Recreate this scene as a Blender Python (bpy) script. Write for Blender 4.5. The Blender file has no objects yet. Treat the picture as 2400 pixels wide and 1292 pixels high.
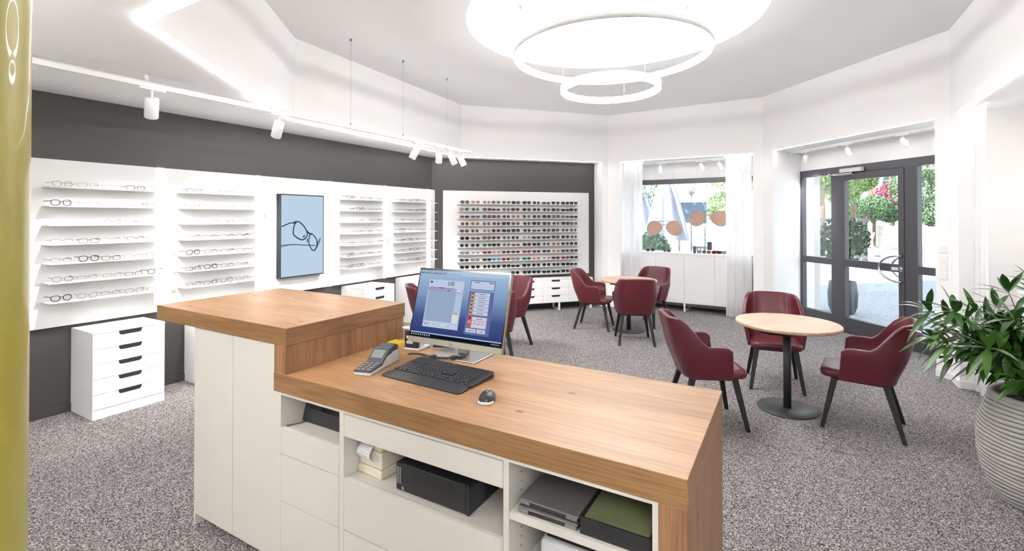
import bpy, math, random
from math import sin, cos, radians, pi
from mathutils import Vector, Matrix
from mathutils.geometry import tessellate_polygon
random.seed(7)
scene = bpy.context.scene
COL = scene.collection
D2R = radians

# ------------------------------------------------------------ camera, sky, sun, exposure
F_PX, PITCH, HORIZON, EYE = 1123.2, D2R(0.5), 511.73, 1.65
CY = HORIZON - F_PX * math.tan(PITCH)
cam_d = bpy.data.cameras.new('camera')
cam = bpy.data.objects.new('camera', cam_d); COL.objects.link(cam)
cam.location = (0, 0, EYE)
cam.rotation_euler = (pi / 2 + PITCH, 0, 0)
cam_d.sensor_width = 36.0
cam_d.lens = 36.0 * F_PX / 2400.0
cam_d.shift_y = (CY - 646.0) / 2400.0
cam_d.clip_start = 0.05
cam_d.clip_end = 300
scene.camera = cam

scene.view_settings.view_transform = 'Standard'
scene.view_settings.look = 'None'
scene.view_settings.gamma = 1.0
scene.view_settings.use_curve_mapping = False
scene.view_settings.exposure = 1.38

world = bpy.data.worlds.new('world'); scene.world = world
world.use_nodes = True
bg = world.node_tree.nodes['Background']
bg.inputs[0].default_value = (0.82, 0.90, 1.0, 1)
bg.inputs[1].default_value = 1.5

sun_d = bpy.data.lights.new('sun', 'SUN'); sun_d.energy = 7.5; sun_d.angle = 0.012
sun_d.color = (1.0, 0.96, 0.9)
sun = bpy.data.objects.new('sun', sun_d); COL.objects.link(sun)
sun.rotation_euler = Vector((0.80, 0.22, -0.75)).to_track_quat('-Z', 'Y').to_euler()

SCR = .39          # brightness of the lit displays
LED = 17.0       # strength of the light strips
RING = 29.0      # strength of the ring pendants

# ------------------------------------------------------------ materials
def srgb(r, g, b):
    def c(x):
        x /= 255.0
        return x / 12.92 if x <= 0.04045 else ((x + 0.055) / 1.055) ** 2.4
    return (c(r), c(g), c(b), 1)

def nt(name):
    m = bpy.data.materials.new(name); m.use_nodes = True
    t = m.node_tree
    return m, t, t.nodes['Principled BSDF']

def paint(name, col, rough=0.5, metal=0.0, spec=0.5, bump=0.0, bscale=200, coat=0.0, vary=0.0, trans=0.0):
    m, t, b = nt(name)
    b.inputs['Base Color'].default_value = col
    b.inputs['Roughness'].default_value = rough
    b.inputs['Metallic'].default_value = metal
    b.inputs['Specular IOR Level'].default_value = spec
    b.inputs['Coat Weight'].default_value = coat
    tc = t.nodes.new('ShaderNodeTexCoord')
    n = t.nodes.new('ShaderNodeTexNoise'); n.inputs['Scale'].default_value = bscale
    t.links.new(tc.outputs['Object'], n.inputs['Vector'])
    if bump:
        bp = t.nodes.new('ShaderNodeBump'); bp.inputs['Strength'].default_value = bump
        bp.inputs['Distance'].default_value = 0.002
        t.links.new(n.outputs['Fac'], bp.inputs['Height']); t.links.new(bp.outputs['Normal'], b.inputs['Normal'])
    if vary:
        mx = t.nodes.new('ShaderNodeMix'); mx.data_type = 'RGBA'; mx.blend_type = 'MULTIPLY'
        mx.inputs['Factor'].default_value = vary
        mx.inputs[6].default_value = col
        n2 = t.nodes.new('ShaderNodeTexNoise'); n2.inputs['Scale'].default_value = 6
        t.links.new(tc.outputs['Object'], n2.inputs['Vector'])
        t.links.new(n2.outputs['Fac'], mx.inputs[7]); t.links.new(mx.outputs[2], b.inputs['Base Color'])
    return m

def emit(name, col, strength):
    m = bpy.data.materials.new(name); m.use_nodes = True
    t = m.node_tree; t.nodes.clear()
    o = t.nodes.new('ShaderNodeOutputMaterial'); e = t.nodes.new('ShaderNodeEmission')
    e.inputs[0].default_value = col; e.inputs[1].default_value = strength
    t.links.new(e.outputs[0], o.inputs[0])
    return m

def see_through(name, tint, mix, rough=0.02):
    """thin transparent sheet: transparent + glossy (panes) or translucent (cloth)"""
    m = bpy.data.materials.new(name); m.use_nodes = True
    t = m.node_tree; t.nodes.clear()
    o = t.nodes.new('ShaderNodeOutputMaterial'); a = t.nodes.new('ShaderNodeBsdfTransparent')
    a.inputs[0].default_value = tint
    g = t.nodes.new('ShaderNodeBsdfGlossy'); g.inputs['Roughness'].default_value = rough
    x = t.nodes.new('ShaderNodeMixShader'); x.inputs[0].default_value = mix
    t.links.new(a.outputs[0], x.inputs[1]); t.links.new(g.outputs[0], x.inputs[2]); t.links.new(x.outputs[0], o.inputs[0])
    return m

def sheer(name):
    m = bpy.data.materials.new(name); m.use_nodes = True
    t = m.node_tree; t.nodes.clear()
    o = t.nodes.new('ShaderNodeOutputMaterial'); a = t.nodes.new('ShaderNodeBsdfTransparent')
    d = t.nodes.new('ShaderNodeBsdfDiffuse'); d.inputs[0].default_value = (.95, .95, .96, 1)
    l = t.nodes.new('ShaderNodeBsdfTranslucent'); l.inputs[0].default_value = (.97, .97, .98, 1)
    x = t.nodes.new('ShaderNodeMixShader'); x.inputs[0].default_value = .5
    y = t.nodes.new('ShaderNodeMixShader'); y.inputs[0].default_value = .86
    w = t.nodes.new('ShaderNodeTexWave'); w.inputs['Scale'].default_value = 60
    t.links.new(d.outputs[0], x.inputs[1]); t.links.new(l.outputs[0], x.inputs[2])
    t.links.new(a.outputs[0], y.inputs[1]); t.links.new(x.outputs[0], y.inputs[2]); t.links.new(y.outputs[0], o.inputs[0])
    return m

def oak(name, axis, light, dark, knots=True, rough=0.42):
    m, t, b = nt(name)
    N, L = t.nodes, t.links
    tc = N.new('ShaderNodeTexCoord')
    def noise(sc, stretch, detail=4, dist=0.0):
        mp = N.new('ShaderNodeMapping')
        s = [stretch[0]] * 3; s[axis] = stretch[1]
        mp.inputs['Scale'].default_value = s
        n = N.new('ShaderNodeTexNoise'); n.inputs['Scale'].default_value = sc
        n.inputs['Detail'].default_value = detail; n.inputs['Distortion'].default_value = dist
        L.new(tc.outputs['Object'], mp.inputs['Vector']); L.new(mp.outputs[0], n.inputs['Vector'])
        return n
    a = noise(1.0, (7, 0.9), 6, 1.3)
    f = noise(1.0, (160, 5), 3, 0.2)
    r1 = N.new('ShaderNodeValToRGB'); r1.color_ramp.elements[0].position = .3; r1.color_ramp.elements[1].position = .72
    r1.color_ramp.elements[0].color = dark; r1.color_ramp.elements[1].color = light
    L.new(a.outputs['Fac'], r1.inputs[0])
    mx = N.new('ShaderNodeMix'); mx.data_type = 'RGBA'; mx.blend_type = 'MULTIPLY'; mx.inputs['Factor'].default_value = .6
    r2 = N.new('ShaderNodeValToRGB'); r2.color_ramp.elements[0].position = .35; r2.color_ramp.elements[1].position = .6
    r2.color_ramp.elements[0].color = (.5, .43, .37, 1); r2.color_ramp.elements[1].color = (1, 1, 1, 1)
    L.new(f.outputs['Fac'], r2.inputs[0]); L.new(r1.outputs[0], mx.inputs[6]); L.new(r2.outputs[0], mx.inputs[7])
    last = mx.outputs[2]
    if knots:
        mp = N.new('ShaderNodeMapping'); s = [7.5] * 3; s[axis] = 4.6; mp.inputs['Scale'].default_value = s
        dn = N.new('ShaderNodeTexNoise'); dn.inputs['Scale'].default_value = 9
        ad = N.new('ShaderNodeMix'); ad.data_type = 'RGBA'; ad.blend_type = 'ADD'; ad.inputs['Factor'].default_value = .12
        v = N.new('ShaderNodeTexVoronoi'); v.inputs['Scale'].default_value = 1.0
        L.new(tc.outputs['Object'], mp.inputs['Vector']); L.new(tc.outputs['Object'], dn.inputs['Vector'])
        L.new(mp.outputs[0], ad.inputs[6]); L.new(dn.outputs['Color'], ad.inputs[7]); L.new(ad.outputs[2], v.inputs['Vector'])
        r3 = N.new('ShaderNodeValToRGB')
        e = r3.color_ramp.elements; e[0].position = 0.045; e[0].color = (.2, .12, .07, 1); e[1].position = .11; e[1].color = (1, 1, 1, 1)
        L.new(v.outputs['Distance'], r3.inputs[0])
        m2 = N.new('ShaderNodeMix'); m2.data_type = 'RGBA'; m2.blend_type = 'MULTIPLY'; m2.inputs['Factor'].default_value = .75
        L.new(last, m2.inputs[6]); L.new(r3.outputs[0], m2.inputs[7]); last = m2.outputs[2]
    L.new(last, b.inputs['Base Color'])
    b.inputs['Roughness'].default_value = rough
    bp = N.new('ShaderNodeBump'); bp.inputs['Strength'].default_value = .15; bp.inputs['Distance'].default_value = .001
    L.new(f.outputs['Fac'], bp.inputs['Height']); L.new(bp.outputs[0], b.inputs['Normal'])
    return m

def speckle(name, c0, c1, c2, scale):
    m, t, b = nt(name); N, L = t.nodes, t.links
    tc = N.new('ShaderNodeTexCoord')
    v = N.new('ShaderNodeTexVoronoi'); v.inputs['Scale'].default_value = scale
    n = N.new('ShaderNodeTexNoise'); n.inputs['Scale'].default_value = scale * .8; n.inputs['Detail'].default_value = 3
    g = N.new('ShaderNodeTexNoise'); g.inputs['Scale'].default_value = .9
    L.new(tc.outputs['Object'], v.inputs['Vector']); L.new(tc.outputs['Object'], n.inputs['Vector']); L.new(tc.outputs['Object'], g.inputs['Vector'])
    sp = N.new('ShaderNodeSeparateColor'); L.new(v.outputs['Color'], sp.inputs[0])
    ad = N.new('ShaderNodeMath'); ad.operation = 'ADD'
    ml = N.new('ShaderNodeMath'); ml.operation = 'MULTIPLY'; ml.inputs[1].default_value = .5
    L.new(sp.outputs[0], ml.inputs[0]); L.new(ml.outputs[0], ad.inputs[0])
    m2 = N.new('ShaderNodeMath'); m2.operation = 'MULTIPLY'; m2.inputs[1].default_value = .5
    L.new(n.outputs['Fac'], m2.inputs[0]); L.new(m2.outputs[0], ad.inputs[1])
    r = N.new('ShaderNodeValToRGB'); e = r.color_ramp.elements
    e[0].position = .28; e[0].color = c0; e[1].position = .78; e[1].color = c2
    k = e.new(.5); k.color = c1
    L.new(ad.outputs[0], r.inputs[0]); L.new(r.outputs[0], b.inputs['Base Color'])
    b.inputs['Roughness'].default_value = .95; b.inputs['Specular IOR Level'].default_value = .1
    bp = N.new('ShaderNodeBump'); bp.inputs['Strength'].default_value = .5; bp.inputs['Distance'].default_value = .004
    L.new(n.outputs['Fac'], bp.inputs['Height']); L.new(bp.outputs[0], b.inputs['Normal'])
    return m

M = {}
M['white'] = paint('white_wall_paint', (.88, .87, .865, 1), .7, bump=.05, bscale=300)
M['ceil'] = paint('white_ceiling_paint', (.89, .89, .89, 1), .8, bump=.04, bscale=300)
M['trim'] = paint('white_skirting', (.85, .84, .83, 1), .45, bump=.02)
M['darkwall'] = paint('dark_grey_wall_paint', srgb(63, 60, 59), .5, bump=.05, bscale=250)
M['darktrim'] = paint('dark_grey_skirting', srgb(62, 59, 58), .5, bump=.02)
M['lac'] = paint('white_lacquer', (.83, .825, .82, 1), .35, bump=.01)
M['lacw'] = paint('warm_white_lacquer', srgb(204, 201, 193), .42, bump=.01)
M['board'] = paint('white_display_board', (.68, .677, .67, 1), .5, bump=.01)
M['slot'] = paint('dark_slot', (.02, .02, .02, 1), .6, bump=.02)
M['carpet'] = speckle('grey_speckled_carpet', srgb(46, 44, 44), srgb(112, 107, 105), srgb(190, 186, 186), 200)
M['oak_top'] = oak('oak_worktop', 0, srgb(188, 145, 103), srgb(160, 119, 80), rough=.44)
M['oak_edge_shaded'] = oak('oak_edge_shaded', 0, srgb(158, 121, 80), srgb(130, 97, 60), knots=False)  # darker copy of the top oak: shade on the edges put into its colour
M['oak_end_shaded'] = oak('oak_side_edge_shaded', 1, srgb(160, 120, 86), srgb(132, 96, 64), knots=False)  # same oak for the slab ends, their shade mixed into the tone
M['oak_vert'] = oak('oak_upright_grain', 2, srgb(158, 119, 86), srgb(128, 92, 62))
M['oak_round'] = oak('pale_oak_table_top', 0, srgb(206, 178, 154), srgb(186, 154, 128), knots=False, rough=.3)
M['leather'] = paint('burgundy_leather', srgb(88, 26, 37), .38, bump=.12, bscale=400, coat=.08)
M['blackwood'] = paint('black_lacquered_wood', (.006, .006, .006, 1), .5, bump=.03)
M['blackmetal'] = paint('black_powder_coat', (.025, .026, .028, 1), .5, bump=.05, bscale=500)
M['alu'] = paint('anthracite_aluminium', srgb(84, 83, 88), .38, metal=.35, bump=.02)
M['steel'] = paint('brushed_steel', (.62, .62, .63, 1), .22, metal=1.0)
M['silver'] = paint('silver_plastic', srgb(142, 138, 126), .35, metal=.5)
M['greymetal'] = paint('grey_metal', srgb(150, 146, 146), .3, metal=.6)
M['blackpl'] = paint('black_plastic', (.018, .018, .019, 1), .4, bump=.03, bscale=600)
M['blackgl'] = paint('black_gloss', (.01, .01, .011, 1), .12)
M['key'] = paint('black_key_caps', (.028, .028, .03, 1), .45)
M['greypl'] = paint('light_grey_plastic', srgb(196, 196, 198), .4)
M['darkgreypl'] = paint('dark_grey_plastic', srgb(62, 66, 70), .45)
M['beigepl'] = paint('beige_plastic', srgb(214, 204, 182), .5)
M['paper'] = paint('white_paper', (.85, .85, .86, 1), .7)
M['ink'] = paint('dark_print', (.03, .03, .04, 1), .6)
M['greyink'] = paint('grey_print', (.3, .3, .31, 1), .6)
M['lampwhite'] = paint('white_lamp_housing', (.82, .82, .82, 1), .4, bump=.01)
M['olive'] = paint('olive_yellow_column_paint', srgb(150, 138, 52), .4, coat=.25, vary=.2, bump=.03, bscale=90)
M['concrete'] = paint('pale_grey_cement', srgb(186, 183, 180), .8, bump=.4, bscale=60, vary=.35)
M['groove'] = paint('dark_groove', srgb(96, 92, 89), .8)
M['soil'] = paint('potting_soil', (.03, .02, .015, 1), .95, bump=.6, bscale=60)
M['leaf'] = paint('dark_green_leaf', srgb(52, 96, 36), .32, vary=.6)
M['leaf2'] = paint('mid_green_leaf', srgb(84, 134, 52), .35, vary=.6)
M['stem'] = paint('brown_green_stem', srgb(84, 80, 50), .6)
M['sheer'] = sheer('sheer_white_voile')
M['glass'] = see_through('window_glass', (.93, .97, .97, 1), .09)
M['clear'] = see_through('clear_lens', (.97, .98, .98, 1), .04)
M['led'] = emit('light_strip_diffuser', (1, .975, .95, 1), LED)
M['ledp'] = emit('panel_light_strip_diffuser', (1, .98, .96, 1), 6.5)
M['fill_led_down'] = emit('added_lamp_diffuser', (1, .97, .93, 1), 4.0)  # lower glow of the added fill lamps
M['fill_led_up'] = emit('added_lamp_uplight', (1, .98, .96, 1), 36)  # upward glow of the added fill lamps, brightens the soffit
M['ring'] = emit('ring_diffuser', (1, .98, .96, 1), RING)
M['spotface'] = emit('spotlight_lens', (1, .97, .93, 1), 30)
M['brownlens'] = paint('brown_mirror_lens', srgb(172, 138, 122), .35, spec=.5)
M['feltgreen'] = paint('olive_felt', srgb(110, 116, 78), .9, bump=.3, bscale=150, vary=.4)
M['laptop'] = paint('grey_laptop_lid', srgb(118, 114, 112), .4, metal=.4)
M['asphalt'] = speckle('outdoor_paving', srgb(132, 134, 140), srgb(150, 152, 158), srgb(172, 174, 180), 60)
M['bark'] = paint('tree_bark', srgb(110, 90, 74), .9, bump=.6, bscale=20)
M['treeleaf'] = paint('tree_leaf', srgb(112, 148, 104), .6, vary=.5)
M['treeleaf2'] = paint('yellow_green_tree_leaf', srgb(150, 176, 112), .6, vary=.5)
M['redleaf'] = paint('crimson_tree_leaf', srgb(180, 92, 120), .6, vary=.5)
M['facade'] = paint('cream_facade', srgb(196, 190, 186), .8, bump=.1, bscale=10)
M['stone'] = paint('pale_garden_wall', srgb(206, 200, 194), .9, bump=.3, bscale=12)
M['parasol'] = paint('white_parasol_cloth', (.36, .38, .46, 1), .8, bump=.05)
M['bluecloth'] = paint('blue_tarpaulin', srgb(92, 112, 136), .6, bump=.05)
M['pergola'] = paint('dark_pergola_wood', srgb(60, 62, 66), .7)
M['skin'] = paint('skin', srgb(206, 160, 136), .5)
M['shirt'] = paint('pale_blue_shirt', srgb(150, 176, 196), .8)
M['trousers'] = paint('pale_trousers', srgb(196, 190, 180), .8)
M['hair'] = paint('brown_hair', srgb(90, 60, 40), .7)
M['planterdark'] = paint('dark_planter', srgb(46, 48, 58), .5)
M['yellow'] = paint('yellow_note_paper', srgb(232, 212, 60), .7)
M['red'] = paint('red_plastic', srgb(190, 40, 50), .4)

# ------------------------------------------------------------ mesh builder
class MB:
    def __init__(s): s.v = []; s.f = []; s.m = []; s.sm = []
    def add(s, vs, fs, m=0, smooth=False):
        b = len(s.v); s.v += [Vector(p) for p in vs]
        for f in fs: s.f.append([b + i for i in f]); s.m.append(m); s.sm.append(smooth)
        return s
    def box(s, x0, x1, y0, y1, z0, z1, m=0):
        vs = [(x, y, z) for z in (z0, z1) for y in (y0, y1) for x in (x0, x1)]
        return s.add(vs, [(0, 2, 3, 1), (4, 5, 7, 6), (0, 1, 5, 4), (2, 6, 7, 3), (0, 4, 6, 2), (1, 3, 7, 5)], m)
    def prism(s, poly, z0, z1, m=0):
        n = len(poly)
        ar = sum(poly[i][0] * poly[(i + 1) % n][1] - poly[(i + 1) % n][0] * poly[i][1] for i in range(n))
        if ar < 0: poly = poly[::-1]
        vs = [(p[0], p[1], z0) for p in poly] + [(p[0], p[1], z1) for p in poly]
        fs = [tuple(range(n - 1, -1, -1)), tuple(range(n, 2 * n))] + [(i, (i + 1) % n, n + (i + 1) % n, n + i) for i in range(n)]
        return s.add(vs, fs, m)
    def tube(s, pts, r, n=8, closed=False, m=0, caps=True):
        pts = [Vector(p) for p in pts]; N = len(pts); vs = []
        rr = r if isinstance(r, (list, tuple)) else [r] * N
        up = None
        for i, p in enumerate(pts):
            a = pts[(i - 1) % N] if (closed or i > 0) else p
            b = pts[(i + 1) % N] if (closed or i < N - 1) else p
            d = (b - a).normalized()
            if up is None:
                up = Vector((0, 0, 1)) if abs(d.z) < .9 else Vector((1, 0, 0))
            x = d.cross(up)
            if x.length < 1e-5: x = d.cross(Vector((1, 0, .1)))
            x.normalize(); y = x.cross(d).normalized(); up = y
            for k in range(n):
                t = 2 * pi * k / n + pi / n
                vs.append(p + x * (rr[i] * cos(t)) + y * (rr[i] * sin(t)))
        fs = []
        for i in range(N if closed else N - 1):
            j = (i + 1) % N
            for k in range(n):
                fs.append((i * n + k, i * n + (k + 1) % n, j * n + (k + 1) % n, j * n + k))
        if not closed and caps:
            fs.append(tuple(range(n - 1, -1, -1))); fs.append(tuple(range((N - 1) * n, N * n)))
        return s.add(vs, fs, m, n > 5)
    def cyl(s, p, q, r0, r1=None, n=24, m=0):
        return s.tube([p, q], [r0, r0 if r1 is None else r1], n, m=m)
    def lathe(s, prof, n=32, c=(0, 0, 0), m=0, smooth=True):
        vs = [(c[0] + r * cos(2 * pi * k / n), c[1] + r * sin(2 * pi * k / n), c[2] + z) for r, z in prof for k in range(n)]
        fs = [(i * n + k, i * n + (k + 1) % n, (i + 1) * n + (k + 1) % n, (i + 1) * n + k) for i in range(len(prof) - 1) for k in range(n)]
        return s.add(vs, fs, m, smooth)
    def tf(s, mat, start=0):
        for i in range(start, len(s.v)): s.v[i] = mat @ s.v[i]
        return s
    def mesh(s, name, mats):
        me = bpy.data.meshes.new(name)
        me.from_pydata([tuple(v) for v in s.v], [], s.f)
        for k in mats: me.materials.append(M[k] if isinstance(k, str) else k)
        me.polygons.foreach_set('material_index', s.m); me.polygons.foreach_set('use_smooth', s.sm)
        me.update(); return me

def link(name, me, parent=None, loc=None, rz=0.0, bevel=0.0, sub=0, solid=0.0, seg=2):
    o = bpy.data.objects.new(name, me); COL.objects.link(o)
    if parent: o.parent = parent
    if loc: o.location = loc
    o.rotation_euler = (0, 0, rz)
    if solid:
        s = o.modifiers.new('solid', 'SOLIDIFY'); s.thickness = solid; s.offset = 0
    if sub:
        s = o.modifiers.new('sub', 'SUBSURF'); s.levels = sub; s.render_levels = sub
    if bevel:
        b = o.modifiers.new('bevel', 'BEVEL'); b.width = bevel; b.segments = seg; b.limit_method = 'ANGLE'; b.angle_limit = D2R(40)
    return o

def obj(name, mb, mats, parent=None, **k):
    if not isinstance(mats, list): mats = [mats]
    return link(name, mb.mesh(name, mats), parent, **k)

def tag(o, label, cat, group=None, kind=None):
    o['label'] = label; o['category'] = cat
    if group: o['group'] = group
    if kind: o['kind'] = kind
    return o
def thing(name, label, cat, loc=(0, 0, 0), rz=0.0, group=None):
    o = bpy.data.objects.new(name, None); COL.objects.link(o); o.empty_display_size = .1
    o.location = loc; o.rotation_euler = (0, 0, rz)
    return tag(o, label, cat, group)
def struct(name, mb, mats, parent=None, **k):
    o = obj(name, mb, mats, parent, **k)
    if not parent: o['kind'] = 'structure'
    return o
def dup(root, loc, rz, label, group=None):
    r = root.copy(); COL.objects.link(r); r.location = loc; r.rotation_euler = (0, 0, rz)
    r['label'] = label
    if group: r['group'] = group
    for ch in list(root.children):
        c = ch.copy(); COL.objects.link(c); c.parent = r
        for g in list(ch.children):
            d = g.copy(); COL.objects.link(d); d.parent = c
    return r
def text_mesh(s, size, font_shear=0.0, thick=0.0006, align='CENTER'):
    cu = bpy.data.curves.new('txt', 'FONT'); cu.body = s; cu.size = size; cu.extrude = thick / 2
    cu.align_x = align; cu.align_y = 'CENTER'; cu.shear = font_shear
    o = bpy.data.objects.new('txt', cu); COL.objects.link(o)
    dg = bpy.context.evaluated_depsgraph_get()
    me = bpy.data.meshes.new_from_object(o.evaluated_get(dg)); COL.objects.unlink(o); bpy.data.objects.remove(o)
    me.materials.clear()
    return me
def text_obj(name, s, size, mat, parent, matrix, **k):
    me = text_mesh(s, size, **k); me.transform(matrix); me.materials.append(M[mat])
    return link(name, me, parent)

ORD = ['first', 'second', 'third', 'fourth', 'fifth', 'sixth', 'seventh', 'eighth', 'ninth', 'tenth', 'eleventh', 'twelfth', 'thirteenth']

# ------------------------------------------------------------ room geometry
ZS, ZC = 2.70, 3.58          # soffit and raised ceiling
class Wall:
    def __init__(s, deg, off):
        s.a = D2R(deg); s.off = off; s.d = Vector((cos(s.a), sin(s.a))); s.n = Vector((-sin(s.a), cos(s.a)))
    def p(s, t, o=0.0, z=None):
        q = s.d * t + s.n * (s.off + o)
        return (q.x, q.y) if z is None else (q.x, q.y, z)
WL = Wall(60.08, 5.3364); WS = Wall(17.84, 8.0051); WW = Wall(-32.26, 8.56); WD = Wall(-79.71, 5.2825); WR = Wall(-120.31, 1.3972)
SB, WB, DB, RB = .309, .78, .72, .80
V2, V1, V0 = (1.798, 8.988), (3.988, 7.605), (4.48, 4.895)
V3, V4, V5, V6, V7 = (-.86, 8.133), (-2.325, 5.12), (-1.936, 2.534), (0.0, 1.41), (2.76, 1.96)
OCT = [V0, V1, V2, V3, V4, V5, V6, V7]
def grow(poly, g):
    out = []; n = len(poly)
    for i in range(n):
        a, b, c_ = Vector(poly[i - 1]), Vector(poly[i]), Vector(poly[(i + 1) % n])
        d1 = (b - a).normalized(); d2 = (c_ - b).normalized(); n1 = Vector((d1.y, -d1.x)); n2 = Vector((d2.y, -d2.x))
        m_ = (n1 + n2).normalized(); k = g / m_.dot(n1); out.append((b.x + m_.x * k, b.y + m_.y * k))
    return out
OCTG = grow(OCT, .08)
def isect(w1, o1, w2, o2):
    a, b = w1.n, w2.n; c1, c2 = w1.off + o1, w2.off + o2
    d = a.x * b.y - a.y * b.x
    return ((c1 * b.y - c2 * a.y) / d, (a.x * c2 - b.x * c1) / d)
CL = isect(WL, 0, WS, SB)
OUT = [WL.p(-2.0), CL, WS.p(4.344, SB), WW.p(-3.10, WB), WW.p(-.80, WB), WD.p(-6.80, DB), WD.p(-4.05, DB), WR.p(-6.3, RB), WR.p(-1.0, RB), (2.9, -3.0), (-5.2, -3.0)]

def slab(outer, holes, z0, z1):
    mb = MB(); loops = [outer] + holes
    pts = [p for l in loops for p in l]
    tris = tessellate_polygon([[Vector((p[0], p[1], 0)) for p in l] for l in loops])
    mb.add([(p[0], p[1], z0) for p in pts], [t for t in tris]); mb.add([(p[0], p[1], z1) for p in pts], [t[::-1] for t in tris])
    for l in loops:
        n = len(l)
        mb.add([(p[0], p[1], z0) for p in l] + [(p[0], p[1], z1) for p in l], [(i, (i + 1) % n, n + (i + 1) % n, n + i) for i in range(n)])
    return mb
def wallslab(a, b, z0, z1, th=.12):
    """vertical slab from a to b, thickness to the left of a->b reversed (outwards for OUT order)"""
    d = Vector((b[0] - a[0], b[1] - a[1])).normalized(); n = Vector((-d.y, d.x)) * th
    return MB().prism([a, b, (b[0] + n.x, b[1] + n.y), (a[0] + n.x, a[1] + n.y)], z0, z1)

struct('floor', MB().prism(OUT, -.02, 0), 'carpet')
DC, DR = (.97, 4.73), 1.42
circ = [(DC[0] + DR * cos(2 * pi * k / 72), DC[1] + DR * sin(2 * pi * k / 72)) for k in range(72)]
struct('ceiling', slab(OCT, [circ], ZC, ZC + .04), 'ceil')
dome = MB(); pr = []
for k in range(13):
    a = (pi / 2) * k / 12
    pr.append((DR * cos(a) if k < 12 else .001, ZC + .42 * sin(a)))
dome.lathe(pr, 72, (DC[0], DC[1], 0))
struct('trim_1', dome, 'ceil')
struct('trim_2', slab(OUT, [OCTG], ZS, ZS + .04), 'ceil')     # the lower ceiling round the raised octagon
# raised octagon: upright fascia between the two ceiling heights
fn = ['wall_fascia_%d' % i for i in range(8)]
for i in range(8):
    a, b = OCT[i], OCT[(i + 1) % 8]
    mb = MB().prism([a, b, OCTG[(i + 1) % 8], OCTG[i]], ZS, ZC + .02)
    struct(['wall_northeast', 'wall_north', 'wall_northwest', 'wall_west', 'wall_southwest', 'wall_south', 'wall_southeast', 'wall_east'][i], mb, 'white')
# outer walls
def W_(name, a, b, z0, z1, mat):
    return struct(name, wallslab(a, b, z0, z1), mat)
W_('wall_left', OUT[0], OUT[1], 0, ZS, 'darkwall')
W_('wall_back', OUT[1], WS.p(4.344, SB), 0, ZS, 'darkwall')
W_('wall_right', OUT[7], OUT[8], 0, ZS, 'white')
W_('wall_front_right', OUT[8], OUT[9], 0, ZS, 'white')
W_('wall_front', OUT[9], OUT[10], 0, ZS, 'white')
W_('wall_front_left', OUT[10], OUT[0], 0, ZS, 'white')
W_('wall_window_sill', WW.p(-3.10, WB), WW.p(-.80, WB), 0, .98, 'white')
W_('wall_window_lintel', WW.p(-3.10, WB), WW.p(-.80, WB), 2.392, ZS, 'white')
W_('wall_door_lintel', WD.p(-6.80, DB), WD.p(-4.05, DB), 2.405, ZS, 'white')
struct('wall_pilaster_left', MB().prism([WS.p(4.344), V2, WW.p(-3.033), WW.p(-3.10, .95), WS.p(4.344, .95)], 0, ZS), 'white')
struct('wall_pilaster_middle', MB().prism([WW.p(-.835), V1, WD.p(-6.553), WD.p(-6.80, DB), WD.p(-6.80, .95), WW.p(-.80, .95)], 0, ZS), 'white')
struct('wall_pilaster_right', MB().prism([WD.p(-4.166), V0, WR.p(-6.22), WR.p(-6.3, .95), WD.p(-4.05, .95)], 0, ZS), 'white')
# skirting
def skirt(name, pts, mat, h=.07, t=.012):
    mb = MB()
    for a, b in zip(pts[:-1], pts[1:]):
        d = Vector((b[0] - a[0], b[1] - a[1])).normalized(); n = Vector((d.y, -d.x)) * t
        mb.prism([a, b, (b[0] + n.x, b[1] + n.y), (a[0] + n.x, a[1] + n.y)], 0, h)
    struct(name, mb, mat)
skirt('baseboard_left', [WL.p(-2.0), CL], 'darktrim')
skirt('baseboard_back', [CL, WS.p(4.344, SB)], 'darktrim')
skirt('baseboard_pilaster_left', [WS.p(4.344, SB), WS.p(4.344), V2, WW.p(-3.033), WW.p(-3.10, WB)], 'trim', t=.01)
skirt('baseboard_pilaster_middle', [WW.p(-.80, WB), WW.p(-.835), V1, WD.p(-6.553), WD.p(-6.78, DB - .05)], 'trim', t=.01)
skirt('baseboard_pilaster_right', [WD.p(-4.05, DB - .05), WD.p(-4.166), V0, WR.p(-6.22), WR.p(-6.3, RB)], 'trim', t=.01)
skirt('baseboard_right', [WR.p(-6.3, RB), WR.p(-1.0, RB)], 'trim', t=.01)
# the storey above (keeps the sun off the pavement as in the photo)
struct('wall_upper_storey', MB().prism([(p[0] * 1.0, p[1]) for p in [(-6.5, .9), (-1.6, 9.2), (1.5, 10.2), (4.6, 8.6), (5.4, 7.4), (5.6, 5.4), (4.4, 2.5), (3.0, -3.3), (-5.6, -3.3)]], 4.1, 9.5), 'facade')
OUT2 = [WL.p(-2.2, .13), isect(WL, .13, WS, SB + .13), WS.p(4.344, .95), WW.p(-3.1, .95), WW.p(-.8, .95), WD.p(-6.8, .95), WD.p(-4.05, .95), WR.p(-6.3, .95), WR.p(-1, .95), (3.05, -3.15), (-5.4, -3.15)]
struct('wall_roof_edge', slab(OUT2, [], 4.06, 4.1), 'facade')
mb = MB()
for i in range(len(OUT2)):
    a, b = OUT2[i], OUT2[(i + 1) % len(OUT2)]
    d = Vector((b[0] - a[0], b[1] - a[1])).normalized(); n = Vector((d.y, -d.x)) * .1
    mb.prism([a, b, (b[0] + n.x, b[1] + n.y), (a[0] + n.x, a[1] + n.y)], ZS + .04, 4.06)
struct('wall_parapet', mb, 'facade')
# outdoor column beside the shop front
struct('wall_street_column', MB().prism([WD.p(-7.25, .96), WD.p(-6.86, .96), WD.p(-6.86, 1.12), WD.p(-7.25, 1.12)], 0, 4.06), 'facade')

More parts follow.
